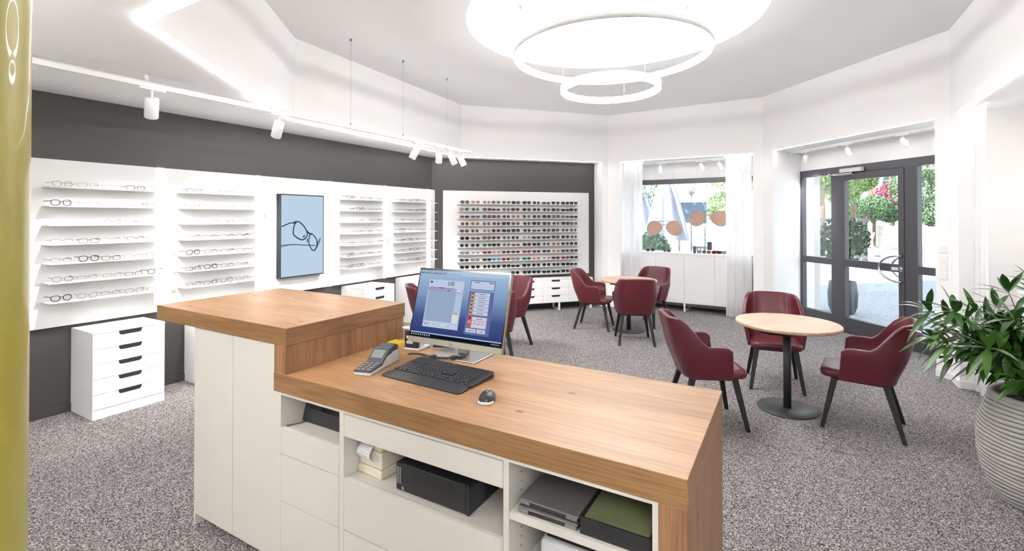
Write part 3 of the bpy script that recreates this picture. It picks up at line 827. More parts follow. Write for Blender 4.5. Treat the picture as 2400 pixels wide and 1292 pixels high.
def drawer_cabinet(wall, t0, w, d, label, h=.712, n=5, off=0, plinth=.076, cols=1, group=None, legs=False, z0=0.0, lac='lac', top=.016):
    t = thing('drawer_cabinet', label, 'drawer cabinet', (*wall.p(t0, off), 0), wall.a, group)
    fy = -d
    b = MB().box(0, w, fy + .02, -.002, z0, h - top)
    obj('body', b, lac, t)
    obj('top', MB().box(-.001, w + .001, fy - .001, -.002, h - top + .0015, h), lac, t, bevel=.0015)
    zb = z0 + (plinth if not legs else .0)
    dh = (h - top - zb) / n
    if not legs: obj('plinth', MB().box(.0, w, fy, fy + .02, 0, zb - .0025), lac, t)
    cw = w / cols
    for c_ in range(cols):
        for k in range(n):
            f = obj('drawer', MB().box(c_ * cw + .001, (c_ + 1) * cw - .001, fy, fy + .0195, zb + k * dh + .0012, zb + (k + 1) * dh - .0012), lac, t, bevel=.001)
            m = MB(); slot_handle(m, (c_ + .5) * cw, fy - .0012, zb + (k + 1) * dh - .0012, w=.17, h=.032)
            obj('handle_slot', m, 'slot', f)
    if legs:
        for x in legs:
            lg = MB().box(x - .015, x + .015, fy + .0, fy + .03, 0, z0).box(x - .015, x + .015, -.08, -.05, 0, z0).box(x - .015, x + .015, fy + .03, -.08, 0, .02)
            obj('leg_frame', lg, lac, t)
    return t
GC = 'white drawer cabinets along the dark wall'
drawer_cabinet(WL, 1.685, .522, .43, 'white five-drawer cabinet below the leftmost glasses panel', group=GC)
drawer_cabinet(WL, 2.577, .522, .43, 'white drawer cabinet against the dark wall, mostly hidden behind the tall counter cabinet', group=GC)
drawer_cabinet(WL, 4.555, .562, .45, 'white drawer cabinet seen over the raised oak counter, two black slots showing', group=GC)
t = thing('low_cabinet', 'plain white cabinet in the room corner behind the computer monitor', 'cabinet', (*WL.p(5.605), 0), WL.a)
obj('body', MB().box(0, .72, -.50, -.002, .04, .70), 'lac', t, bevel=.002)
obj('top', MB().box(-.002, .722, -.502, -.002, .701, .714), 'lac', t, bevel=.002)
obj('plinth', MB().box(.02, .70, -.46, -.03, 0, .04), 'lac', t)
drawer_cabinet(WS, 2.16, 1.97, .35, 'long low white sideboard with black slot handles under the sunglasses board', h=.56, n=3, off=SB, cols=4, legs=(.30, 1.30, 1.93), z0=.135)
# cabinets under the window and in the right recess
def door_cabinet(wall, t0, t1, off, d, h, splits, legs, label, group=None, name='display_cabinet'):
    t = thing(name, label, 'cabinet', (*wall.p(t0, off), 0), wall.a, group)
    w = t1 - t0
    obj('body', MB().box(0, w, .02, d, .15, h - .045), 'lac', t)
    obj('top', MB().box(-.002, w + .002, 0, d, h - .022, h), 'lac', t, bevel=.003)
    obj('top_rail', MB().box(0, w, .004, .02, h - .045, h - .0235), 'lac', t)
    xs = [0] + [s - t0 for s in splits] + [w]
    for a, b in zip(xs[:-1], xs[1:]):
        obj('door', MB().box(a + .002, b - .002, 0, .0195, .175, h - .047), 'lac', t, bevel=.0015)
    obj('bottom_rail', MB().box(0, w, .0, .0195, .15, .173), 'lac', t)
    for x in legs:
        x -= t0
        obj('leg_frame', MB().box(x - .015, x + .015, .0, .03, 0, .15).box(x - .015, x + .015, d - .05, d - .02, 0, .15).box(x - .015, x + .015, .03, d - .05, 0, .02), 'lac', t)
    return t
door_cabinet(WW, -3.02, -.88, .22, .50, 1.03, (-2.462, -1.946, -1.442, -.95), (-2.85, -1.946, -.92), 'white cabinet with plain doors under the window between the curtains', 'white door cabinets in the recesses')
door_cabinet(WR, -5.72, -3.9, .26, .50, 1.03, (-5.2, -4.7, -4.2), (-5.6, -4.7, -4.0), 'white cabinet in the right recess behind the potted plant', 'white door cabinets in the recesses')

# things in the window display
def on_w(t, off): return WW.p(t, off)
def giant_glasses(t0, t1, zc, label, seed):
    w = t1 - t0; lw = w * .44; lh = .27
    p = on_w((t0 + t1) / 2, .60)
    t = thing('giant_sunglasses', label, 'shop decoration', (p[0], p[1], zc), WW.a, 'giant sunglasses in the window')
    for sg in (-1, 1):
        P = [(.0, .0)]; pts = []
        for k in range(40):
            a = 2 * pi * k / 40; x = cos(a); z = sin(a)
            x2 = x * lw / 2 * (1 + .10 * z * (1 if x * sg < 0 else -.0)) ; z2 = z * lh / 2
            # aviator drop: lower lobe shifted outwards
            x2 += sg * .0 - sg * (-z if z < 0 else 0) * -.03 * (1 if True else 0)
            pts.append((sg * (w / 2 - lw / 2) + x2, 0, z2))
        r = obj('rim', MB().tube(pts, .007, 8, closed=True), 'greymetal', t)
        mb = MB(); n = 40
        mb.add([(a, -.003, b) for a, _, b in pts] + [(a, .003, b) for a, _, b in pts], [tuple(range(n))[::-1], tuple(range(n, 2 * n))])
        obj('lens', mb, 'brownlens', t)
        obj('hanging_wire', MB().cyl((sg * (w / 2 - lw / 2), 0, lh / 2), (sg * (w / 2 - lw / 2), 0, ZS - zc), .0012, n=5), 'greymetal', t)
    g = w / 2 - lw
    obj('bridge', MB().tube([(-g - .075, 0, lh * .485), (0, 0, lh * .49), (g + .075, 0, lh * .485)], .007, 8).tube([(-g - .010, 0, lh * .20), (0, 0, lh * .25), (g + .010, 0, lh * .20)], .006, 8), 'greymetal', t)
giant_glasses(-2.714, -2.081, 1.462, 'giant brown aviator sunglasses hanging lower left in the window', 1)
giant_glasses(-1.936, -1.290, 1.642, 'giant brown aviator sunglasses hanging higher right in the window', 2)
def w_item(name, label, cat, t, off, z=1.03):
    p = on_w(t, off); return thing(name, label, cat, (p[0], p[1], z), WW.a, None)
q = w_item('phone_stand', 'small blue-grey upright stand on the white window cabinet', 'stand', -1.80, .36)
obj('stand_base', MB().box(-.035, .035, -.03, .03, 0, .008), 'darkgreypl', q, bevel=.002)
obj('stand_back', MB().box(-.022, .022, 0, .008, .008, .115).tube([(-.015 + .0, .004, .11)] + [(.015 * cos(a), .004, .115 + .018 * sin(a)) for a in [pi * (1 - k / 8) for k in range(9)]], .005, 6), 'darkgreypl', q)
for i, (tt, of, col, lb) in enumerate([(-2.28, .33, 'slate', 'dark glasses lying at left on the white window cabinet'), (-1.68, .33, 'grey', 'grey glasses lying beside the blue-grey stand on the window cabinet'), (-1.52, .34, 'red', 'red glasses lying near the right curtain on the window cabinet'), (-1.36, .38, 'black', 'black glasses lying next to the right curtain on the window cabinet'), (-2.60, .40, 'black', 'black glasses lying next to the left curtain on the window cabinet')]):
    p = on_w(tt, of)
    place_glasses(SUNK['square'], FRC[col], LNC['grey'], 'glasses', lb, 'glasses', (p[0], p[1], 1.0302), WW.a + .2 * i - .4, 'glasses on the window cabinet')
q = w_item('glasses_case', 'dark red glasses case on the white window cabinet near the right curtain', 'case', -1.45, .50)
obj('case_body', MB().box(-.08, .08, -.03, .03, 0, .025), 'red', q, bevel=.01, seg=3); obj('case_lid', MB().box(-.08, .08, -.03, .03, .0255, .045), 'ink', q, bevel=.01, seg=3)
q = w_item('sign_card', 'small white leaning card with dark figure on the window cabinet', 'card', -1.55, .62)
obj('card', MB().box(-.09, .09, 0, .006, 0, .20), 'paper', q); obj('card_print', MB().box(-.085, -.01, -.001, 0, .05, .19), 'darkgreypl', q)

# ------------------------------------------------------------ switches and sockets
def plate(wall, t, off, z, n, label, cat='light switch', dark=False, w=.082):
    p = wall.p(t, off)
    g = thing('light_switch' if cat == 'light switch' else 'power_socket', label, cat, (p[0], p[1], z), wall.a)
    h = w * n
    obj('cover_plate', MB().box(-w / 2, w / 2, -.010, 0, -h / 2, h / 2), 'trim' if not dark else 'darkgreypl', g, bevel=.002)
    for k in range(n):
        zc = -h / 2 + w * (k + .5)
        if cat == 'light switch': obj('rocker', MB().box(-w * .36, w * .36, -.014, -.0102, zc - w * .36, zc + w * .36), 'lampwhite', g, bevel=.002)
        else: obj('socket_face', MB().cyl((0, -.0102, zc), (0, -.0125, zc), w * .3, n=20), 'lampwhite' if not dark else 'ink', g)
plate(WD, -4.085, 0, 1.33, 1, 'white single switch plate on the pilaster, above the triple switch')
plate(WD, -4.085, 0, 1.135, 3, 'white triple switch plate on the pilaster right of the entrance')
plate(WW, -.755, 0, 1.131, 1, 'white switch plate on the pilaster between window and entrance')
plate(WR, -5.45, RB, 1.25, 1, 'white socket plate on the wall above the plant at far right', 'socket')
q = WD.p(-6.70, .45)
# small dark outlet low on the left jamb of the entrance recess
jd = (Vector(WD.p(-6.80, DB)) - Vector(WD.p(-6.553))).normalized()
jp = Vector(WD.p(-6.553)) + jd * .62; jn = Vector((jd.y, -jd.x))
g = thing('power_socket', 'small dark grey outlet low on the jamb beside the glass entrance', 'socket', (jp.x, jp.y, .32), math.atan2(jd.y, jd.x))
obj('cover_plate', MB().box(-.03, .03, -.010, 0, -.045, .045), 'darkgreypl', g, bevel=.002)
obj('socket_face', MB().box(-.018, .018, -.0115, -.010, -.03, .03), 'ink', g)

# ------------------------------------------------------------ the counter
O = Vector((-1.0311, 2.1903)); CA = D2R(59.95 - 90)
CE1 = Vector((cos(CA), sin(CA))); CE2 = Vector((-sin(CA), cos(CA)))
def cu(u, v): q = O + CE1 * u + CE2 * v; return (q.x, q.y)
def cthing(name, label, cat, u, v, z, rot=0.0, group=None): return thing(name, label, cat, (*cu(u, v), z), CA + rot, group)
Z1, Z1B, Z2, Z2B, CW = 1.146, 1.0643, .9335, .8483, .7827
def wood_box(nm, x0, x1, y0, y1, z0, z1, par, top='oak_top', side='oak_edge_shaded'):
    mb = MB().box(x0, x1, y0, y1, z0, z1); mb.m = [1, 0, 1, 1, 2, 2]
    return obj(nm, mb, [top, side, 'oak_end_shaded'], par, bevel=.0015, seg=1)
t = cthing('raised_worktop', 'raised square oak counter top with wooden upright edge at the left end of the counter', 'worktop', -1.193, 0, Z2)
wood_box('top_slab', 0, 1.193, 0, CW, Z1B - Z2, Z1 - Z2, t)
obj('riser', MB().box(1.193 - .09, 1.193 - .004, .003, CW - .01, 0.0005, Z1B - Z2), 'oak_vert', t)
t = cthing('oak_worktop', 'long low oak counter top with end panel down to the floor', 'worktop', -.09, 0, 0)
wood_box('worktop_slab', 0, 1.8356, 0, CW, Z2B, Z2, t)
mb = MB().box(1.8356 - .079, 1.8356, .0, CW, 0, Z2B)
obj('end_panel', mb, 'oak_vert', t, bevel=.0015, seg=1)
# tall cabinet with two doors
t = cthing('tall_cabinet', 'tall off-white cabinet with two plain doors under the raised oak top', 'cabinet', -.80, 0, 0)
obj('side_panel', MB().box(0, .016, .012, .70, 0, Z1B), 'lacw', t)
obj('body', MB().box(.016, .705, .032, .70, .06, Z1B), 'lacw', t)
obj('plinth', MB().box(.016, .705, .07, .09, 0, .06), 'lacw', t)
for a, b in ((.018, .363), (.366, .708)):
    obj('door', MB().box(a, b, .010, .030, .062, Z1B - .002), 'lacw', t, bevel=.001)
# low open unit
t = cthing('counter_cabinet', 'off-white counter cabinet with drawers and open compartments under the oak top', 'cabinet', 0, 0, 0)
fy = .004
c_ = MB()
c_.box(-.088, -.040, fy, .70, 0, Z2B); c_.box(.3535, .380, fy, .70, .0, .837); c_.box(1.1555, 1.1768, fy, .70, .0, .837); c_.box(1.649, 1.6665, fy, .70, 0, .837)
c_.box(-.04, 1.6665, fy, .70, .837, Z2B); c_.box(-.04, 1.649, .68, .70, 0, .837)
c_.box(-.04, .3535, .03, .68, .665, .683); c_.box(.38, 1.1555, .03, .68, .548, .566); c_.box(-.04, 1.649, .05, .68, .0, .065)
obj('carcass', c_, 'lacw', t)
sh = obj('shelf', MB().box(1.178, 1.648, fy + .001, .68, .648, .672), 'lacw', t, bevel=.001)
obj('shelf', MB().box(1.178, 1.648, fy + .001, .68, .43, .452), 'lacw', t, bevel=.001)
def drw(x0, x1, z0, z1): obj('drawer', MB().box(x0 + .002, x1 - .002, fy - .001, fy + .019, z0 + .0015, z1 - .0015), 'lacw', t, bevel=.001)
for z0, z1 in ((.568, .691), (.353, .568), (.068, .353)): drw(-.04, .3535, z0, z1)
drw(.38, 1.1555, .741, .834); drw(.38, 1.1555, .355, .572); drw(.38, 1.1555, .068, .355)
mb = MB()
for k in range(12):
    z = .80 - .032 * k
    if abs(z - .66) < .02 or abs(z - .44) < .015: continue
    for xx, yy in ((1.1769, .09), (1.1769, .5)): mb.cyl((xx, yy, z), (xx + .0008, yy, z), .0028, n=8)
obj('pin_holes', mb, 'slot', t)

# contents of the counter
t = cthing('document_scanner', 'black box-shaped device in the upper left compartment of the counter', 'device', .155, .26, .6835)
sn = MB(); pf = [(-.155, 0), (-.125, .118), (.15, .118), (.15, 0)]
sn.add([(-.185, a, b) for a, b in pf] + [(.188, a, b) for a, b in pf], [(0, 1, 2, 3), (7, 6, 5, 4), (0, 4, 5, 1), (1, 5, 6, 2), (2, 6, 7, 3), (3, 7, 4, 0)])
obj('casing', sn, 'blackpl', t, bevel=.006)
SL = MB().box(-.14, .08, -.0015, .001, -.013, .013); SL.tf(Matrix.Translation((0, -.1365, .075)) @ Matrix.Rotation(-math.atan2(.03, .118), 4, 'X'))
obj('front_slot', SL, 'blackgl', t)
mb = MB().tube([Vector((0, .0, .012)), Vector((-.03, -.06, .006)), Vector((-.06, -.115, .005))], .0025, 6)
t = cthing('charging_cable', 'short black cable with a plug lying before the black device in the counter', 'cable', .03, .14, .6835)
obj('cord', mb, 'blackpl', t); obj('plug', MB().box(-.012, .012, -.008, .012, .0045, .018), 'blackpl', t, bevel=.002)
t = cthing('receipt_printer', 'beige receipt printer with a curl of printed paper in the open compartment', 'printer', .462, .158, .5665, -.06)
obj('body', MB().box(-.072, .072, -.085, .105, 0.0, .035).box(-.068, .068, -.08, .10, .036, .105), 'beigepl', t, bevel=.005)
obj('cover', MB().prism([(-.066, -.078), (.066, -.078), (.066, .098), (-.066, .098)], .1055, .146), 'beigepl', t, bevel=.012, seg=3)
pts = []
for k in range(14):
    a = k / 13
    pts.append((a * 1.0))
vs = []
for k in range(14):
    a = k / 13 * 2.2
    y = -.078 - .034 * sin(a * 1.25) ; z = .142 - .075 * (k / 13)
    vs += [(-.050, y, z), (.030, y, z)]
mb = MB(); mb.add(vs, [(2 * i, 2 * i + 1, 2 * i + 3, 2 * i + 2) for i in range(13)], 0, True)
obj('paper_roll', mb, 'paper', t, solid=.0006)
mb = MB()
for k in range(9):
    z = .130 - .006 * k; a = (.142 - z) / .075 * 2.2; y = -.0795 - .034 * sin(a * 1.25)
    mb.box(-.030 if k % 3 else -.035, -.030 + (.04 if k % 2 else .052), y, y + .0002, z, z + .0016)
obj('receipt_print', mb, 'greyink', t)
obj('button_panel', MB().box(.040, .058, -.0815, -.080, .07, .098), 'greypl', t, bevel=.001); obj('status_label', MB().box(-.066, -.052, -.0815, -.080, .075, .102), 'darkgreypl', t)
t = cthing('desktop_computer', 'black desktop computer case lying on the open counter shelf', 'computer', .812, .192, .5665, 0)
obj('case', MB().box(-.185, .155, -.14, .145, 0.004, .112), 'blackpl', t, bevel=.004)
fr_ = MB().box(.157, .170, -.142, .147, .002, .114)
bz = obj('front_bezel', fr_, 'blackpl', t, bevel=.004)
mb = MB()
for k in range(16): mb.box(.170, .1715, -.13 + .006 * k, -.127 + .006 * k, .015, .10)
obj('vent_slots', mb, 'ink', bz)
obj('drive_bay', MB().box(.170, .172, .0, .13, .075, .095).box(.170, .172, .02, .05, .04, .05), 'blackgl', bz)
mb = MB()
rr = random.Random(3)
for r_ in range(2):
    for k in range(10): mb.box(-.178 + .012 * r_, -.171 + .012 * r_ , -.1412, -.1402, .092 - .0068 * k, .096 - .0068 * k)
mb.box(-.154, -.144, -.1412, -.1402, .010, .022)
obj('label_print', mb, 'greyink', t)
obj('foot', MB().box(-.17, -.15, -.12, .12, 0, .004).box(.13, .15, -.12, .12, 0, .004), 'ink', t)
def laptop(u, v, z, rot, label):
    t = cthing('laptop', label, 'laptop', u, v, z, rot, 'laptops stacked in the counter')
    obj('base', MB().box(-.104, .104, -.15, .15, .0, .0115), 'blackpl', t, bevel=.004)
    obj('lid', MB().box(-.106, .106, -.152, .152, .0125, .021), 'laptop', t, bevel=.004)
    for x in (-.085, .082): obj('hinge', MB().box(x - .018, x + .020, -.156, -.151, .006, .0165), 'steel', t, bevel=.002)
    return t
laptop(1.305, .172, .6722, .02, 'grey laptop at the bottom of the stack of two in the counter')
laptop(1.309, .180, .6935, .0, 'grey laptop on top of the stack of two in the counter')
t = cthing('felt_tray', 'black tray lined with olive felt in the right counter compartment', 'tray', 1.53, .195, .6722, .0)
obj('tray_rim', MB().box(-.107, .112, -.175, -.167, 0, .052).box(-.107, .112, .167, .175, 0, .052).box(-.107, -.099, -.167, .167, 0, .052).box(.104, .112, -.167, .167, 0, .052).box(-.099, .104, -.167, .167, 0, .044), 'blackpl', t, bevel=.001)
obj('felt', MB().box(-.098, .103, -.166, .166, .0442, .049), 'feltgreen', t)
t = cthing('label_printer', 'black device with a white rim at the bottom edge of the counter', 'device', 1.38, .22, .4525, .0)
obj('casing', MB().box(-.13, .13, -.14, .16, 0, .115), 'greypl', t, bevel=.02, seg=4)
obj('lid', MB().box(-.112, .112, -.122, .142, .1155, .128), 'blackgl', t, bevel=.012, seg=3)

# ------------------------------------------------------------ monitor
mp = Vector((-.302, 2.418)); my = D2R(-27.8)
zb = .998 - Z2
t = thing('computer_monitor', 'slim silver monitor showing a cash register programme on the oak counter', 'monitor', (mp.x, mp.y, Z2), my)
MWd, MH = .571, .396
TL = Matrix.Translation((0, 0, zb)) @ Matrix.Rotation(-D2R(15.96), 4, 'X')
mb = MB().box(-MWd / 2, MWd / 2, .002, .022, .0, MH); mb.tf(TL); obj('housing', mb, 'silver', t, bevel=.003)
mb = MB().box(-MWd / 2 + .003, MWd / 2 - .003, -.001, .002, .030, MH - .002); mb.tf(TL); obj('bezel', mb, 'blackgl', t)
mb = MB().box(-MWd / 2, MWd / 2, -.002, .002, 0, .029); mb.tf(TL); chin = obj('chin', mb, 'silver', t, bevel=.001)
# screen picture: a vertical blue gradient belongs to the wallpaper shown on the screen
def screen_mat():
    m = bpy.data.materials.new('wallpaper_on_screen'); m.use_nodes = True; tr = m.node_tree; tr.nodes.clear()
    o = tr.nodes.new('ShaderNodeOutputMaterial'); e = tr.nodes.new('ShaderNodeEmission'); tc = tr.nodes.new('ShaderNodeTexCoord')
    s = tr.nodes.new('ShaderNodeSeparateXYZ'); r = tr.nodes.new('ShaderNodeValToRGB'); mr = tr.nodes.new('ShaderNodeMapRange')
    mr.inputs['From Min'].default_value = zb + .04; mr.inputs['From Max'].default_value = zb + .37
    el = r.color_ramp.elements; el[0].color = srgb(48, 62, 112); el[1].color = srgb(176, 202, 232); k = el.new(.3); k.color = srgb(72, 92, 148); k = el.new(.65); k.color = srgb(140, 168, 208)
    tr.links.new(tc.outputs['Object'], s.inputs[0]); tr.links.new(s.outputs[2], mr.inputs[0]); tr.links.new(mr.outputs[0], r.inputs[0]); tr.links.new(r.outputs[0], e.inputs[0]); tr.links.new(e.outputs[0], o.inputs[0])
    e.inputs[1].default_value = .85 * SCR
    return m
SX0, SX1, SZ0, SZ1 = -MWd / 2 + .010, MWd / 2 - .010, .034, MH - .012
mb = MB().box(SX0, SX1, -.0018, -.001, SZ0, SZ1); mb.tf(TL); scr = obj('screen', mb, [screen_mat()], t)
EM = {}
def em(rgb, s=.85):
    k = (rgb, s)
    if k not in EM: EM[k] = emit('screen_colour_%d_%d_%d' % rgb, srgb(*rgb), s * SCR)
    return EM[k]
def ui(nm, rects, rgb, lay, s=.85):
    mb = MB(); y = -.0018 - .00015 * lay
    for x0, x1, z0, z1 in rects:
        a = SX0 + (SX1 - SX0) * x0; b = SX0 + (SX1 - SX0) * x1; c_ = SZ1 - (SZ1 - SZ0) * z0; d = SZ1 - (SZ1 - SZ0) * z1
        mb.add([(a, y, d), (b, y, d), (b, y, c_), (a, y, c_)], [(0, 1, 2, 3)])
    mb.tf(TL); return obj(nm, mb, [em(rgb, s)], scr)
ui('task_bar', [(0, 1, .952, 1)], (16, 20, 34), 1); ui('task_bar_line', [(0, 1, .935, .952)], (176, 200, 232), 1)
ui('menu_band', [(0, 1, 0, .06)], (190, 212, 236), 1)
rr = random.Random(5)
ui('menu_text', [(.01 + .019 * k, .01 + .019 * k + .012, .012, .022) for k in range(17)], (110, 128, 160), 2)
ui('tool_icons', [(.01 + .0195 * k, .01 + .0195 * k + rr.choice([.009, .012]), .032, .056) for k in range(16)], (52, 58, 78), 2)
ui('tool_text', [(.33 + .014 * k, .33 + .014 * k + .008, .040, .050) for k in range(11)], (90, 104, 140), 2)
ui('left_window', [(.125, .53, .14, .85)], (206, 218, 238), 2); ui('list_area', [(.135, .455, .26, .76)], (160, 180, 208), 3); ui('total_bar', [(.125, .43, .145, .235)], (198, 216, 240), 3)
ui('list_header', [(.125, .43, .250, .270), (.125, .40, .285, .300)], (176, 150, 204), 4); ui('header_marks', [(.25, .31, .255, .265), (.13, .15, .288, .297), (.355, .385, .288, .297)], (70, 60, 100), 5)
ui('side_strip', [(.455, .53, .26, .80)], (188, 206, 232), 3); ui('total_mark', [(.140, .165, .165, .192)], (46, 60, 90), 4)
ui('note_button', [(.448, .512, .60, .76)], (226, 234, 244), 4); ui('note_button_top', [(.450, .510, .602, .635)], (206, 178, 140), 5)
ui('side_button', [(.455, .505, .275, .300)], (224, 232, 246), 4); ui('side_button_low', [(.455, .505, .302, .325)], (170, 176, 226), 4)
ui('lower_bar', [(.13, .525, .775, .835)], (196, 210, 232), 3); ui('lower_buttons', [(.225, .285, .785, .82), (.335, .50, .785, .82)], (212, 224, 240), 4); ui('lower_marks', [(.14, .19, .80, .808), (.24, .27, .80, .808), (.41, .43, .80, .808)], (90, 110, 140), 5)
ui('right_window', [(.60, .865, .27, .885)], (104, 114, 172), 2); ui('right_box_frame', [(.60, .865, .11, .245)], (84, 104, 150), 3); ui('right_box', [(.607, .858, .12, .237)], (200, 216, 238), 4); ui('right_box_marks', [(.64, .70, .135, .145), (.80, .85, .135, .148)], (90, 110, 140), 5)
ui('icon_column', [(.625, .66, .28, .61)], (208, 176, 128), 3)
ui('menu_buttons', [(.665, .825, .282 + .0545 * k, .332 + .0545 * k) for k in range(6)], (206, 216, 234), 4)
ui('menu_marks', [(.71, .78, .303 + .0545 * k, .311 + .0545 * k) for k in range(6)], (100, 110, 140), 5)
ui('icons', [(.632, .652, .288 + .0545 * k, .315 + .0545 * k) for k in range(6)], (110, 74, 74), 5)
ui('red_frame', [(.622, .83, .625, .79)], (206, 92, 130), 3); ui('state_buttons', [(.668, .825, .632, .682), (.668, .742, .688, .732), (.748, .825, .688, .732), (.668, .825, .738, .784)], (214, 222, 236), 4)
ui('red_icon', [(.632, .655, .635, .67)], (176, 40, 60), 5); ui('yellow_icon', [(.632, .655, .69, .72)], (226, 206, 120), 5); ui('green_icon', [(.632, .655, .74, .775)], (60, 160, 90), 5)
ui('state_marks', [(.71, .78, .655, .663), (.69, .72, .708, .715), (.77, .80, .708, .715)], (110, 110, 140), 5)
ui('end_buttons', [(.618, .725, .80, .855), (.735, .825, .80, .855)], (204, 218, 232), 4); ui('end_marks', [(.635, .71, .826, .834), (.77, .80, .826, .834)], (100, 120, 140), 5)
ui('task_icons', [(.012 + .026 * k, .024 + .026 * k, .966, .984) for k in range(9)], (214, 224, 240), 2); ui('task_clock', [(.90 + .018 * k, .911 + .018 * k, .97, .982) for k in range(5)], (190, 200, 220), 2)
me = text_mesh('0.00', .030, thick=.0002)
me.transform(TL @ Matrix.Translation((SX0 + (SX1 - SX0) * .385, -.0031, SZ1 - (SZ1 - SZ0) * .190)) @ Matrix.Diagonal((.78, 1, 1, 1)) @ RX)
me.materials.append(em((28, 36, 60))); link('total_digits', me, scr)
text_obj('maker_mark', 'hp', .020, 'darkgreypl', chin, TL @ Matrix.Translation((-.01, -.0026, .0145)) @ RX, font_shear=.35)
# stand: neck and foot plate
mb = MB().box(-.032, .032, .098, .118, .007, .23); obj('neck', mb, 'greymetal', t, bevel=.004)
fx = MB().box(-.145, .135, -.0, .20, 0, .007); obj('foot_plate', fx, 'greymetal', t, bevel=.003)
mb = MB().box(-.05, .05, .022, .050, .08, .18); mb.tf(TL); obj('bracket', mb, 'silver', t)

# ------------------------------------------------------------ keyboard, mouse, terminal, phone
t = cthing('keyboard', 'black full-size keyboard with palm rest on the oak counter', 'keyboard', .607, .335, Z2, D2R(-2))
def rounded(x0, x1, y0, y1, r, n=5):
    out = []
    for cx_, cy_, a0 in ((x1 - r, y1 - r, 0), (x0 + r, y1 - r, pi / 2), (x0 + r, y0 + r, pi), (x1 - r, y0 + r, 1.5 * pi)):
        for k in range(n + 1): a = a0 + pi / 2 * k / n; out.append((cx_ + r * cos(a), cy_ + r * sin(a)))
    return out
def wedge(mb, poly, z0f, zf, zb_, y0, y1):
    n = len(poly); h = lambda y: zf + (zb_ - zf) * (y - y0) / (y1 - y0)
    if True:
        mb.add([(x, y, z0f) for x, y in poly] + [(x, y, h(y)) for x, y in poly], [tuple(range(n))[::-1], tuple(range(n, 2 * n))] + [(i, (i + 1) % n, n + (i + 1) % n, n + i) for i in range(n)])
    return mb
KW, KD = .455, .265
mb = wedge(MB(), rounded(-KW / 2, KW / 2, -.055, KD / 2, .018), .002, .012, .024, -.055, KD / 2); obj('keyboard_body', mb, 'blackpl', t, bevel=.002)
mb = wedge(MB(), rounded(-KW / 2, KW / 2, -KD / 2, -.0558, .02), .0, .007, .0118, -KD / 2, -.0558); obj('palm_rest', mb, 'blackpl', t, bevel=.003)
def kz(y): return .012 + .012 * (y + .055) / (KD / 2 + .055)
rows = []
kk = .0186
for r_ in range(6):
    y = -.042 + r_ * .0193 + (.004 if r_ == 5 else 0)
    xs = []
    if r_ == 0: xs = [(-.212, 1.2), (-.187, 1.2), (-.163, 1.2), (-.103, 5.0), (-.041, 1.2), (-.017, 1.2), (.007, 1.2), (.034, 1), (.053, 1), (.072, 1)] + [(.118, 2), (.150, 1), (.178 + .02, 1)]
    else:
        xs = [(-.212 + (.004 * r_ if r_ < 4 else 0) + kk * k, 1) for k in range(13)]
        if r_ != 1 or True: xs += [(.034 + kk * k, 1) for k in range(3) if r_ not in (2,)]
        xs += [(.104 + .0195 * k, 1) for k in range(5)]
    for x, w in xs:
        if x + w * .008 < .222: rows.append((x, y, w))
rows = rows[:100]
first = None
for (x, y, w) in rows:
    mb = MB().box(-.0078 * w, .0078 * w, -.0078, .0078, 0, .0035).box(-.003, .001, -.001, .0022, .0035, .0037, 1)
    key = 'kc%.1f' % w
    if key not in EM: EM[key] = mb.mesh('key', ['key', 'greyink'])
    o = link('key', EM[key], t); o.location = (x, y, kz(y)); o.rotation_euler = (.06, 0, 0)
text_obj('maker_mark', 'G', .010, 'greypl', t, Matrix.Translation((-.0, KD / 2 - .012, .0238)) @ Matrix.Rotation(.06, 4, 'X'))
for x in (-.2, .2): obj('rear_foot', MB().box(x - .015, x + .015, KD / 2 - .03, KD / 2 - .02, 0, .004), 'blackpl', t)

t = cthing('computer_mouse', 'small black mouse with a white rear edge, right of the keyboard', 'mouse', .955, .215, Z2, D2R(-68 + 90))
def blob(L_, W2, Hh, x0=0, nx=24, ny=12, z0=0):
    vs = []; 
    for i in range(nx + 1):
        u = -1 + 2 * i / nx
        for j in range(ny + 1):
            a = pi * j / ny
            r = max(0, 1 - abs(u) ** 2.6) ** (1 / 2.6)
            vs.append((W2 * r * cos(a) * (1 - .06 * u), L_ * u, z0 + Hh * (max(0, sin(a)) ** .7) * r ** .8 * (1 - .12 * u) * (1 - .15 * u * u)))
    fs = [(i * (ny + 1) + j, i * (ny + 1) + j + 1, (i + 1) * (ny + 1) + j + 1, (i + 1) * (ny + 1) + j) for i in range(nx) for j in range(ny)]
    return vs, fs
vs, fs = blob(.057, .032, .034); mb = MB(); mb.add(vs, fs, 0, True); obj('mouse_shell', mb, 'blackpl', t)
mb = MB().prism([(.0315 * cos(a), -.033 + .0275 * sin(a)) for a in [pi + pi * k / 12 for k in range(13)]], .001, .010); obj('rear_edge', mb, 'lampwhite', t, bevel=.002)
obj('scroll_wheel', MB().cyl((-.004, .028, .026), (.004, .028, .026), .007, n=16), 'greypl', t)
text_obj('maker_mark', 'G', .012, 'greypl', t, Matrix.Translation((0, -.008, .0355)))

t = cthing('card_terminal', 'grey payment card terminal with a display and keypad beside the keyboard', 'card terminal', .265, .315, Z2, D2R(15))
